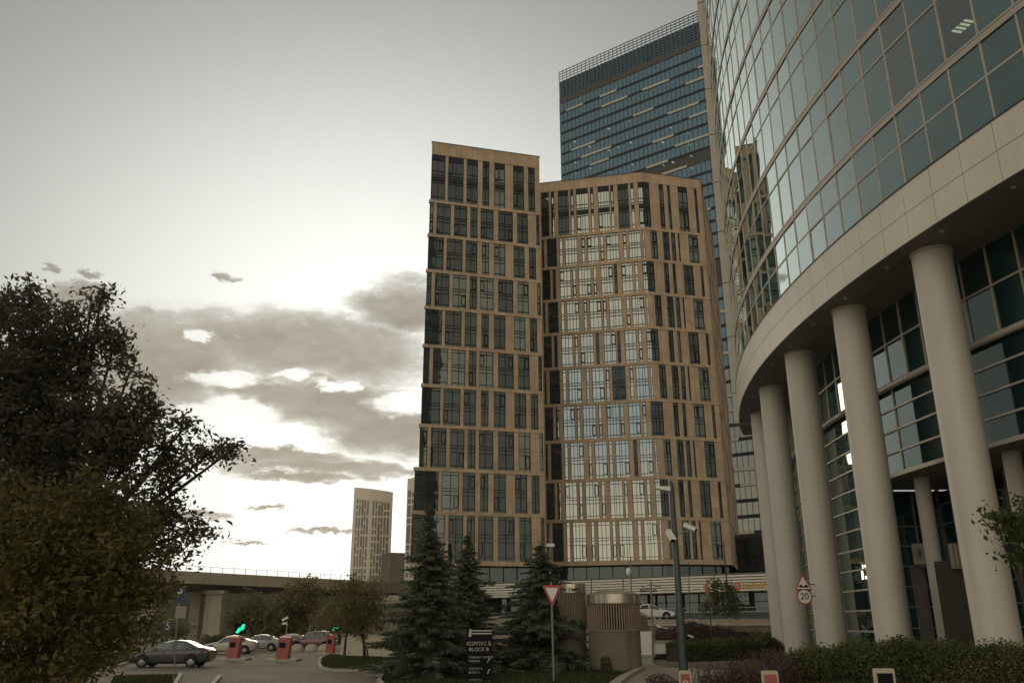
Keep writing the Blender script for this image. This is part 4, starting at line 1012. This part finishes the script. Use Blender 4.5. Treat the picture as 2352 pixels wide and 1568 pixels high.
# red and white marker posts at the near kerb
def marker(label, x, ytop, wpx, D, txt):
    c = at(x, ytop, D); w = wpx/FPX*D*1.0; zt = c.z; h = .62
    t = thing('marker_post', label, 'marker post', (c.x, D, 0), 'upright red and white marker posts')
    b = MB(); rr = .03; pts = []
    for sx, sz, a0 in ((1, 1, 0), (-1, 1, 90), (-1, -1, 180), (1, -1, 270)):
        for k in range(5):
            q = math.radians(a0+k*22.5); pts.append(Vector((c.x+sx*(w/2-rr)+rr*math.cos(q), D, zt-h/2+sz*(h/2-rr)+rr*math.sin(q))))
    b.prism(pts, (0, .05, 0)); b.build('plate', 'concrete_lt', t)
    b = MB(); b.box((c.x, D-.006, zt-h/2-.01), (w*.74, .01, h*.86)); b.build('face', 'red_dull' if txt else 'black', t)
    if txt:
        m = Matrix.Translation((c.x, D-.013, zt-.23)) @ Matrix(((0, -1, 0, 0), (0, 0, -1, 0), (1, 0, 0, 0), (0, 0, 0, 1)))
        text(txt, w*.62, 'number', 'white_paint', m, t, .002, 'CENTER')
    b = MB(); b.tube([(c.x, D+.05, 0), (c.x, D+.05, zt-.1)], .035, 8); b.build('post', 'metal_gr', t)
marker('red marker post reading 20 sideways in front of the tall lamp post foot', 1573, 1539, 26, 16.5, '20')
marker('red marker post with a sideways 0 in front of the red barberry', 1768, 1539, 35, 13.5, '0')
marker('white marker post with a dark blank face in front of the long hedge', 2030, 1534, 44, 11., None)
bl_ = thing('bollard_light', 'short white bollard light on the kerb beyond the drive', 'bollard', tuple(gp(1699, 1486)))
c = gp(1699, 1482); b = MB(); b.lathe([(.16, 0), (.15, .75)], c, 16); autosmooth(b.build('post', 'white_paint', bl_)); b = MB(); b.lathe([(.13, .75), (.13, .86)], c, 16); b.build('lamp', 'lens', bl_); b = MB(); b.lathe([(.17, .86), (.17, .93), (.0, .96)], c, 16); b.build('cap', 'white_paint', bl_)

# ------------------------------------------------------------------ parking entry
def gate(label, x, ybase, w, led=True, mast_=False):
    c = gp(x, ybase); D = c.y; m = D/FPX
    t = thing('entry_cabinet', label, 'barrier cabinet', tuple(c), 'red parking entry cabinets')
    b = MB(); b.box((c.x, D+.1, .08), (2.0, 1.5, .16)); b.build('kerbed_base', 'kerb', t)
    b = MB(); W_ = w*m; b.hexa([(c.x-W_/2-.06, D-.3, .17), (c.x+W_/2-.06, D-.3, .17), (c.x+W_/2, D+.35, .17), (c.x-W_/2, D+.35, .17), (c.x-W_/2+.05, D-.26, 1.45), (c.x+W_/2+.08, D-.26, 1.45), (c.x+W_/2+.08, D+.3, 1.55), (c.x-W_/2+.05, D+.3, 1.55)]); b.build('cabinet', 'red_dull', t)
    b = MB(); b.box((c.x-.05, D-.32, 1.0), (W_*.5, .03, .3)); b.build('panel', 'black', t)
    if led:
        b = MB(); b.tube([(c.x+.2, D+.2, 1.5), (c.x+.22, D+.2, 1.9)], .04, 8); b.build('signal_post', 'metal_gr', t)
        b = MB(); b.box((c.x+.22, D+.2, 2.02), (.78, .16, .72)); hd = b.build('signal_head', 'black', t)
        b = MB(); e = Vector((c.x+.20, D+.11, 2.02))
        b.prism([e+Vector(v)*.85 for v in ((-.34, 0, -.30), (-.10, 0, -.36), (.20, 0, -.02), (.18, 0, -.20), (.36, 0, .0), (.38, 0, .36), (.14, 0, .28), (.10, 0, .12), (-.06, 0, .08))], (0, -.01, 0)); b.build('green_arrow', 'green_led', hd)
    return t
gate('red entry cabinet with big green arrow signal behind the dark sedan', 536, 1516, 22)
gate('middle red entry cabinet on a kerbed base without a signal', 650, 1518, 25, led=False)
gate('far red entry cabinet with green signal by the parking island', 758, 1504, 16)
cm = thing('camera_mast', 'slim mast with small white cameras behind the middle entry cabinet', 'camera mast', tuple(gp(655, 1506)))
c = gp(655, 1506); b = MB(); b.tube([c, (c.x-.05, c.y, at(655, 1425, c.y).z)], .05, 8); b.build('pole', 'concrete', cm)
e = at(655, 1420, c.y); b = MB(); b.box(e, (.5, .16, .16), R=Matrix.Rotation(-.5, 3, 'Y')); b.box(e-Vector((0, 0, .35)), (.4, .16, .14)); b.build('camera_head', 'white_paint', cm)
for i, x in enumerate((682, 715, 745)):
    c = gp(x, 1494); t = thing('dome_bollard', 'pale concrete dome bollard in the row before the parked cars', 'bollard', tuple(c), 'concrete dome bollards')
    b = MB(); b.lathe([(.62, 0), (.62, .12), (.55, .35), (.38, .52), (.18, .6), (.02, .62)], c, 20); b.build('dome', 'kerb', t, smooth=True)
    b = MB(); b.lathe([(.66, 0), (.66, .05), (.60, .07)], c, 20); b.build('foot_ring', 'concrete', t)
# ------------------------------------------------------------------ cars
SED = [(-2.25, .40, .54, .60, .62, .45), (-2.12, .26, .62, .70, .80, .6), (-1.6, .2, .72, .83, .88, .70), (-.98, .2, .81, .93, .90, .72), (-.3, .2, .86, 1.34, .90, .62),
       (.25, .2, .87, 1.44, .90, .60), (.85, .2, .88, 1.39, .90, .60), (1.55, .2, .92, 1.08, .89, .68), (2.05, .26, .90, 1.02, .84, .66), (2.25, .44, .74, .88, .70, .55)]
SUV = [(-2.2, .42, .66, .74, .66, .5), (-2.08, .32, .76, .86, .84, .62), (-1.6, .28, .86, .98, .92, .74), (-1.05, .28, .92, 1.06, .93, .76), (-.45, .28, .96, 1.56, .93, .68),
       (.3, .28, .97, 1.68, .93, .67), (1.2, .28, .98, 1.66, .93, .66), (1.9, .28, .99, 1.52, .91, .68), (2.1, .32, .96, 1.2, .88, .72), (2.2, .48, .80, .95, .76, .6)]
def car(label, x, ybase, paint, st=SED, z=0., D=None, rz=0., group='cars at the parking entry', flip=False):
    if D is None: c = gp(x, ybase, z)
    else: c = at(x, 1430, D); c.z = z
    t = thing('parked_car', label, 'car', tuple(c), group, rz+(PI if flip else 0))
    b = MB(); n = 9
    def ring(s):
        X, z0, zb, zr, w, wr = s
        h = [(w*.82, z0), (w*.98, z0+.10), (w, (z0+zb)/2), (w*.985, zb), (w*.93, zb+(zr-zb)*.12), (wr*1.04, zr-(zr-zb)*.12), (wr*.9, zr-.012), (wr*.45, zr+.012)]
        return [Vector((X, -y, q)) for y, q in h]+[Vector((X, y, q)) for y, q in h[::-1]]
    R = [ring(s) for s in st]; k = len(R[0]); b.v = [tuple(p) for r in R for p in r]
    for i in range(len(R)-1):
        for j in range(k): a = i*k+j; c2 = i*k+(j+1) % k; b.f.append((a, c2, c2+k, a+k)); b.m.append(0)
    b.f += [tuple(range(k))[::-1], tuple((len(R)-1)*k+j for j in range(k))]; b.m += [0, 0]
    body = b.build('body', paint, t, local=True, uv=False); autosmooth(body, 32)
    def S_(X):
        for a, c2 in zip(st, st[1:]):
            if a[0] <= X <= c2[0]: q = (X-a[0])/(c2[0]-a[0]); return [u+(v-u)*q for u, v in zip(a, c2)]
    def side(X, tt, s, off=.012):
        _, z0, zb, zr, w, wr = S_(X); return Vector((X, s*((w*.93)+(wr*1.04-w*.93)*tt+off), zb+(zr-zb)*(.12+.76*tt)))
    xs0, xs1 = st[3][0]+.22, st[7][0]-.25
    for s in (-1, 1):
        for a, c2 in ((xs0, .22), (.30, xs1)):
            w = MB(); N_ = 6
            for i in range(N_):
                X0, X1 = a+(c2-a)*i/N_, a+(c2-a)*(i+1)/N_; w.quad(side(X0, .08, s), side(X1, .08, s), side(X1, .93, s), side(X0, .93, s))
            w.build('side_window', 'carglass', t, local=True, uv=False)
        w = MB(); w.box((.02, s*.91, .78), (.16, .02, .03)); w.build('door_handle', 'rim', t, local=True)
        w = MB(); w.hexa([Vector((xs0+.05+p[0], s*(.93+p[1]), S_(xs0)[2]+.1+p[2])) for p in ((0, -.04, 0), (.12, -.04, 0), (.12, .14, 0), (0, .14, 0), (.02, -.04, .12), (.12, -.04, .12), (.12, .14, .12), (.02, .14, .12))]); w.build('wing_mirror', paint, t, local=True)
        w = MB(); q = st[1]; w.hexa([Vector((q[0]+p[0], s*(q[4]*.80+p[1]), q[2]-.02+p[2])) for p in ((-.1, -.14, 0), (.1, -.06, 0), (.25, .1, 0), (.0, .1, 0), (-.06, -.14, .11), (.1, -.06, .12), (.25, .09, .13), (.02, .09, .12))]); w.build('headlight', 'lens', t, local=True)
        w = MB(); q = st[-2]; w.hexa([Vector((q[0]+p[0], s*(q[4]*.82+p[1]), q[2]-.1+p[2])) for p in ((-.1, -.1, 0), (.17, -.16, 0), (.12, .1, 0), (-.2, .15, 0), (-.1, -.1, .14), (.12, -.16, .14), (.08, .09, .14), (-.2, .13, .14))]); w.build('tail_light', 'taillens', t, local=True)
        for xw in (-1.36, 1.34):
            r_ = .335 if st is SED else .37
            w = MB(); w.lathe([(r_*.62, -.11), (r_*.95, -.11), (r_, -.07), (r_, .07), (r_*.95, .11), (r_*.62, .11)], (0, 0, 0), 24); w.v = [(xw+p[0], s*.80+p[2], r_+p[1]) for p in w.v]
            wh = w.build('wheel', 'tyre', t, local=True, uv=False)
            w = MB(); w.lathe([(r_*.63, -.09), (r_*.2, -.115), (.02, -.115)], (0, 0, 0), 20); w.v = [(xw+p[0], s*(.80-p[2]), r_+p[1]) for p in w.v]; w.build('rim', 'rim', wh, local=True, uv=False)
            w = MB(); ar = [Vector((xw+(r_+.06)*math.cos(q*PI/12), s*(.905 if st is SED else .935), r_+(r_+.06)*math.sin(q*PI/12))) for q in range(13)]
            w.prism(ar, (0, -s*.02, 0)); w.build('wheel_arch', 'black', t, local=True, uv=False)
    def top(X, f, off=.012): q = S_(X); return Vector((X, f*q[5]*.86, q[3]+off))
    for nm, a, c2 in (('windscreen', st[3][0]+.06, st[4][0]-.03), ('rear_window', st[6][0]+.10, st[7][0]-.06)):
        w = MB()
        for i in range(6): w.quad(top(a, -1+i/3), top(a, -1+(i+1)/3), top(c2, -1+(i+1)/3), top(c2, -1+i/3))
        w.build(nm, 'carglass', t, local=True, uv=False)
    return t
car('graphite sedan in the foreground turning into the parking entry', 393, 1531, 'car_grey', rz=.03)
car('pale hatchback half hidden behind the green arrow cabinet', 533, 1500, 'car_beige', D=74, rz=.12)
car('silver sedan parked between the first two red cabinets', 598, 1494, 'car_silver', D=82, rz=.04)
car('white saloon parked behind the middle red cabinet', 668, 1490, 'car_white', D=88, rz=-.05)
car('maroon off-road car parked behind the dome bollards', 722, 1492, 'car_maroon', SUV, D=86)
car('white car on the raised street behind the small vent kiosk', 1496, 1425, 'car_white', z=TZ, D=86, group='cars on the raised street', flip=True)

# ------------------------------------------------------------------ foliage
def leaves(C, size, aspect=.5, droop=.3, jitter=.6):
    n = len(C); d = rng.normal(0, 1, (n, 3)); d[:, 2] = d[:, 2]*.7-droop; d /= np.linalg.norm(d, axis=1)[:, None]
    e = rng.normal(0, 1, (n, 3)); e -= (e*d).sum(1)[:, None]*d; e /= np.linalg.norm(e, axis=1)[:, None]
    s = size*rng.uniform(1-jitter, 1+jitter, n)[:, None]
    v = np.stack([C-d*s*.5, C+e*s*aspect*.5+d*s*.05, C+d*s*.55, C-e*s*aspect*.5+d*s*.05], 1).reshape(-1, 3)
    return v, np.arange(4*n).reshape(-1, 4)
def ell(blobs, D, clump_per_m3, per, spread, depth=1., flat=.8, shell=2.3):
    cs = []; out = []
    for bl in blobs:
        cx, cy, rx, ry = bl[:4]; dd = bl[4] if len(bl) > 4 else 0.
        c = np.array(at(cx, cy, D+dd)); m = (D+dd)/FPX; a = np.array([rx*m, max(rx, ry)*m*.5*depth+ry*m*.5*depth, ry*m])
        k = max(5, int(clump_per_m3*a.prod()*4.19)); q = rng.normal(0, 1, (k, 3)); q /= np.linalg.norm(q, axis=1)[:, None]
        q *= (rng.uniform(0, 1, k)**(1/shell))[:, None]; P = c+q*a; cs.append((c, a, P))
        pc = rng.integers(int(per*.5), int(per*1.5)+1, k)
        o = np.repeat(P, pc, 0)+rng.normal(0, 1, (pc.sum(), 3))*spread*np.array([1, 1, flat]); out.append(o)
    return cs, np.concatenate(out)
def tree(name, label, blobs, D, base, mat_, size, cd, per, spread, trunk_r, group=None, depth=1., cat='tree', twig=14, aspect=.5, lean=0):
    t = thing(name, label, cat, tuple(base), group)
    cs, P = ell(blobs, D, cd, per, spread, depth); P = P[P[:, 2] > base[2]+.03]
    v, f = leaves(P, size, aspect); np_mesh('crown', v, f, mat_, t)
    b = MB(); base = Vector(base); big = max(cs, key=lambda c: c[1].prod()); hub = Vector(big[0]); 
    mid = Vector((base.x*.75+hub.x*.25+lean, base.y*.75+hub.y*.25, base.z+(hub.z-base.z)*.55))
    b.tube([base, base.lerp(mid, .5)+Vector((.04, 0, 0)), mid, hub], [trunk_r, trunk_r*.8, trunk_r*.65, trunk_r*.3], 8)
    for c, a, Q in cs:
        c = Vector(c); s = mid if c is not hub else hub
        b.tube([mid, mid.lerp(c, .5)+Vector((0, 0, .15)), c], [trunk_r*.42, trunk_r*.28, trunk_r*.12], 5, cap=False)
        idx = rng.permutation(len(Q))[:twig]
        for i in idx: q = Vector(Q[i]); b.tube([c, c.lerp(q, .55)+Vector((0, 0, .08)), q], [trunk_r*.10, trunk_r*.06, .006], 4, cap=False)
    autosmooth(b.build('trunk', 'bark', t, uv=False), 60)
    return t
# big dark tree and the olive one in front of it, left edge
tree('broadleaf_tree', 'tall dark backlit broadleaf tree with branches reaching right, at the left edge',
     [(40, 860, 150, 215), (150, 730, 60, 40), (300, 850, 40, 34), (430, 975, 36, 26), (530, 1035, 30, 14), (455, 1215, 40, 26), (185, 800, 120, 95), (110, 1010, 230, 150), (285, 985, 130, 75), (390, 1035, 110, 46), (480, 1042, 62, 22), (265, 1150, 150, 105), (365, 1205, 95, 62), (420, 1262, 50, 34),
      (210, 700, 40, 48), (40, 700, 90, 40), (265, 780, 45, 26), (360, 945, 40, 30), (10, 1150, 200, 200), (150, 1300, 220, 160), (430, 1085, 70, 30), (330, 900, 26, 16), (235, 672, 22, 26), (70, 665, 40, 26)],
     25., gp(120, 1625), 'leaf_dark', .17, 7.5, 46, .22, .26, depth=.8, aspect=.42, twig=8)
tree('broadleaf_tree', 'bushy olive green tree in front of the dark tree at the left edge',
     [(50, 1265, 190, 170), (205, 1215, 150, 105), (310, 1290, 90, 100), (140, 1420, 200, 160), (290, 1400, 80, 85), (25, 1130, 60, 70), (235, 1125, 80, 48), (60, 1520, 190, 90), (365, 1345, 30, 40)],
     20., (at(130, 1500, 20).x, 20.2, 0.), 'leaf_olive', .13, 10, 36, .17, .2, depth=.8, aspect=.5)
# trees along the parking and on the island
G = 'trees between the parking and the viaduct'
tree('broadleaf_tree', 'round grey-green tree before the viaduct pier', [(570, 1405, 46, 40), (600, 1435, 50, 36), (545, 1425, 28, 34), (580, 1372, 24, 18)], 100, gp(580, 1479), 'leaf_mid', .34, 1.7, 20, .42, .2, G, twig=6)
tree('broadleaf_tree', 'yellow-green tree behind the camera mast, right of the round one', [(665, 1400, 46, 50), (700, 1380, 40, 45), (640, 1430, 45, 36), (690, 1430, 50, 36), (720, 1350, 30, 26)], 104, gp(672, 1478), 'leaf_lime', .34, 1.6, 20, .42, .2, G, twig=6)
tree('broadleaf_tree', 'low dark bushy tree under the viaduct left of the pier', [(360, 1440, 60, 34), (300, 1450, 60, 30), (415, 1450, 34, 26)], 90, gp(350, 1484), 'leaf_mid', .32, 1.5, 20, .4, .15, G, twig=6)
tree('broadleaf_tree', 'brownish green tree with the widest crown on the parking island', [(805, 1385, 62, 55), (855, 1372, 42, 44), (765, 1420, 40, 42), (830, 1430, 48, 36), (800, 1342, 40, 24), (870, 1415, 22, 34)], 55, gp(838, 1520), 'leaf_lime', .17, 5.5, 26, .24, .11, depth=.9, twig=10)
sa_ = thing('young_tree', 'dark straight thin trunk left of the island tree', 'young tree', tuple(gp(789, 1524)))
c = gp(789, 1524); b = MB(); b.tube([c, (c.x+.05, c.y, 1.3), (c.x+.1, c.y, 2.6)], [.09, .075, .05], 8); b.build('trunk', 'bark', sa_)
_, P = ell([(793, 1415, 32, 30)], c.y, 5, 24, .22); v, f = leaves(P, .17); np_mesh('crown', v, f, 'leaf_lime', sa_)
tree('broadleaf_tree', 'small leaning sapling between the two island trunks', [(815, 1442, 22, 14)], 55.5, gp(846, 1518), 'leaf_lime', .15, 8, 20, .16, .06, twig=4)
tree('broadleaf_tree', 'small round street tree before the ramen sign', [(1660, 1378, 44, 38), (1632, 1392, 26, 22), (1688, 1385, 26, 26), (1655, 1345, 24, 18), (1675, 1360, 22, 22)], 64, gp(1664, 1476), 'leaf_mid', .17, 6, 26, .2, .08, twig=8)
tree('broadleaf_tree', 'bright green branch of a tree reaching in at the right edge', [(2330, 1195, 62, 42), (2290, 1205, 40, 24), (2350, 1150, 40, 30), (2320, 1275, 45, 20), (2345, 1285, 36, 30), (2360, 1230, 30, 60)], 15, (at(2400, 1400, 15).x, 15.4, 0), 'leaf_fresh', .10, 60, 22, .12, .09, twig=14, aspect=.55)
# spruces
def spruce(label, xt, yt, xb, yb, hw, group='spruces by the directory sign', seed=1, low=.06):
    r = np.random.default_rng(seed); base = gp(xb, yb); D = base.y; tip = at(xt, yt, D); Hh = tip.z; R = hw*D/FPX
    t = thing('spruce_tree', label, 'spruce', tuple(base), group)
    b = MB(); b.tube([base, (tip.x*.5+base.x*.5, D, Hh*.5), (tip.x, D, Hh*.985)], [.16, .09, .012], 8)
    V = []; z = Hh*low+.15
    while z < Hh*.985:
        fr = z/Hh; rad = R*(1-fr)**.86*(.72+.5*r.random())+.05
        nb = int(8+6*(1-fr)); a0 = r.uniform(0, 6.28); ax = base.lerp(tip, fr)
        for k in range(nb):
            a = a0+2*PI*k/nb+r.normal(0, .18); ln = rad*r.uniform(.5, 1.25); u = np.array([math.cos(a), math.sin(a), 0]); s = np.array([-u[1], u[0], 0])
            m = max(3, int(ln/.085)); dr = r.uniform(.16, .34); zj = r.normal(0, .06)
            if ln > .5: b.tube([(ax.x, D+ax.y-ax.y+0, z), (ax.x+u[0]*ln*.6, D+u[1]*ln*.6, z-dr*ln*.55+zj)], [.018, .006], 4, cap=False)
            for i in range(m):
                q = (i+.6)/m; p = np.array([ax.x, D, z])+u*ln*q+np.array([0, 0, zj-dr*ln*q+.34*dr*ln*max(0, q-.55)*2])
                wd_ = .30*ln*(1-q)*.9+.10
                for sg in (-1, 1):
                    for _ in range(3):
                        e = u*r.uniform(.35, .9)+s*sg*r.uniform(.3, 1.)+np.array([0, 0, r.uniform(-.75, .12)]); e /= np.linalg.norm(e)
                        l2 = wd_*r.uniform(.7, 1.25); n2 = np.cross(e, r.normal(0, 1, 3)); n2 /= np.linalg.norm(n2)+1e-6; w2 = r.uniform(.03, .06)
                        V += [p, p+e*l2*.45+n2*w2, p+e*l2, p+e*l2*.45-n2*w2]
        z += (.17+.10*(1-fr))*r.uniform(.8, 1.2)
    # leader
    for i in range(60):
        p = np.array([tip.x, D, Hh-r.uniform(0, .5)]); e = r.normal(0, 1, 3); e[2] = abs(e[2])*.9; e /= np.linalg.norm(e); n2 = np.cross(e, [0, 0, 1.]); V += [p, p+e*.07+n2*.02, p+e*.17, p+e*.07-n2*.02]
    autosmooth(b.build('trunk', 'bark', t, uv=False), 60)
    v = np.array(V); np_mesh('crown', v, np.arange(len(v)).reshape(-1, 4), 'needle', t)
spruce('tallest blue-green spruce, left of the directory sign', 988, 1162, 985, 1556, 142, seed=3, low=.03)
spruce('second spruce behind the directory sign, its tip right of the tallest one', 1075, 1228, 1068, 1545, 116, seed=5, low=.05)
spruce('middle spruce behind the give way sign with bare lower trunk', 1240, 1243, 1245, 1538, 172, seed=9, low=.13)
spruce('low young spruce between the directory sign and the middle spruce', 1172, 1462, 1172, 1540, 42, seed=12, low=.03)
import bmesh
def weld(o):
    bm = bmesh.new(); bm.from_mesh(o.data); bmesh.ops.remove_doubles(bm, verts=bm.verts, dist=.002); bm.to_mesh(o.data); bm.free()
# hedges and shrubs
def hedge(name, label, pts, mat_, size, dens, group=None, rough=.10, cat='hedge', twigs=0):
    """pts: (x, y, height, half width) along the run; leafy skin over a dark core"""
    c0 = pts[len(pts)//2]; t = thing(name, label, cat, (c0[0], c0[1], 0), group)
    C = []; core = MB()
    for a, c in zip(pts, pts[1:]):
        a, c = np.array(a, float), np.array(c, float); ln = np.linalg.norm(c[:2]-a[:2]); k = int(dens*ln*(a[2]+2*a[3]))
        u = rng.uniform(0, 1, k)[:, None]; q = a+(c-a)*u; tv = (c-a)[:2]/ln; nv = np.array([tv[1], -tv[0]])
        th = rng.uniform(-.1, PI+.1, k); rr = 1+rng.normal(0, rough, k)
        sx = np.cos(th)*rr; sz = np.abs(np.sin(th))**.55*rr
        dz = np.where(rng.random(k) < .35, rng.uniform(0, 1, k), sz)
        bump = .10*np.sin(q[:, 0]*3.1+q[:, 1]*2.3)+.06*np.sin(q[:, 0]*7.7)
        X = q[:, :2]+nv*(np.sign(sx)*np.abs(sx)**.6*q[:, 3])[:, None]; Z = q[:, 2]*np.minimum(1.15, np.where(dz < .98*sz, dz, sz))+bump*(sz > .6)
        C.append(np.c_[X, np.maximum(.03, Z)])
        F = Facade(a[:2], c[:2]); core.hexa([F.p(0, .0, a[3]*.8), F.p(F.w, 0, c[3]*.8), F.p(F.w, 0, -c[3]*.8), F.p(0, 0, -a[3]*.8), F.p(0, a[2]*.86, a[3]*.62), F.p(F.w, c[2]*.86, c[3]*.62), F.p(F.w, c[2]*.86, -c[3]*.62), F.p(0, a[2]*.86, -a[3]*.62)])
    if twigs:
        for _ in range(twigs):
            i = rng.integers(0, len(pts)-1); q = np.array(pts[i], float)+(np.array(pts[i+1], float)-np.array(pts[i], float))*rng.random()
            p = np.array([q[0]+rng.normal(0, q[3]*.5), q[1]+rng.normal(0, q[3]*.5), q[2]*.8]); e = np.array([rng.normal(0, .3), rng.normal(0, .3), 1.]); L_ = rng.uniform(.2, .62)
            m = int(L_/.03); C.append(p+np.outer(np.linspace(0, 1, m), e*L_)+rng.normal(0, .02, (m, 3)))
            core.tube([p, p+e*L_], [.008, .003], 3, cap=False)
    v, f = leaves(np.concatenate(C), size, .55, 0.); np_mesh('foliage', v, f, mat_, t); o_ = core.build('branches', 'bark', t, uv=False); weld(o_)
    return t
def hp(x, D, ytop, hw): p = at(x, 1450, D); return (p.x, D, at(x, ytop, D).z, hw)
hedge('clipped_hedge', 'long clipped green hedge in front of the tower columns at the right', [hp(1785, 23.5, 1512, .7), hp(1900, 22.5, 1500, .75), hp(2080, 21.3, 1490, .8), hp(2260, 20.3, 1486, .8), hp(2460, 19.3, 1478, .8)], 'hedge', .062, 4200, rough=.06)
hedge('barberry_shrub', 'loose dark red barberry shrub at the left end of the long hedge', [hp(1600, 20.5, 1572, .4), hp(1640, 20.5, 1553, .5), hp(1690, 20.7, 1546, .5), hp(1750, 21.2, 1530, .5), hp(1790, 22., 1516, .45)], 'leaf_red', .05, 2300, cat='shrub', rough=.12, twigs=170)
hedge('barberry_shrub', 'low dark red shrub at the bottom edge below the vent kiosk', [hp(1480, 26, 1560, .5), hp(1530, 26, 1554, .5), hp(1565, 26, 1562, .4)], 'leaf_red', .06, 1500, cat='shrub', rough=.15)
hedge('clipped_hedge', 'red-brown clipped hedge on the ramp end wall', [hp(1516, 60, 1443, .9), hp(1566, 59, 1447, .9)], 'leaf_red', .13, 500, rough=.05)
hedge('clipped_hedge', 'long dark red hedge right of the tall lamp post, below the street wall', [hp(1574, 70, 1432, 1.2), hp(1634, 69, 1437, 1.2), hp(1700, 68, 1456, .8), hp(1780, 66, 1453, .8)], 'leaf_red', .15, 420, rough=.05)
hedge('clipped_hedge', 'low green hedge along the far kerb of the drive', [hp(1552, 55, 1478, .8), hp(1600, 56.5, 1475, 1.0), hp(1700, 58, 1468, 1.1), hp(1800, 59, 1463, 1.1)], 'hedge', .13, 620, rough=.08)
hedge('low_shrub', 'small rounded shrub at the foot of the concrete vent base', [hp(1378, 41.5, 1517, .4), hp(1402, 41.5, 1520, .4)], 'hedge', .08, 900, cat='shrub', rough=.12)
hedge('low_shrub', 'dark low bushes along the foot of the viaduct embankment', [hp(470, 108, 1462, 1.5), hp(620, 112, 1462, 1.5), hp(790, 112, 1455, 1.5)], 'leaf_mid', .3, 130, cat='shrub', rough=.15)
# ------------------------------------------------------------------ thin evening haze
b = MB(); b.box((40, 205, 99.), (760, 560, 200.))
m, nt, N, L = nodes('haze_air'); out = N.new('ShaderNodeOutputMaterial'); v = N.new('ShaderNodeVolumePrincipled')
v.inputs['Color'].default_value = (.97, .95, .91, 1); v.inputs['Density'].default_value = .00012; v.inputs['Anisotropy'].default_value = .3
L.new(v.outputs[0], out.inputs['Volume']); MT['haze'] = m
tag(b.build('haze', 'haze', uv=False), kind='stuff')
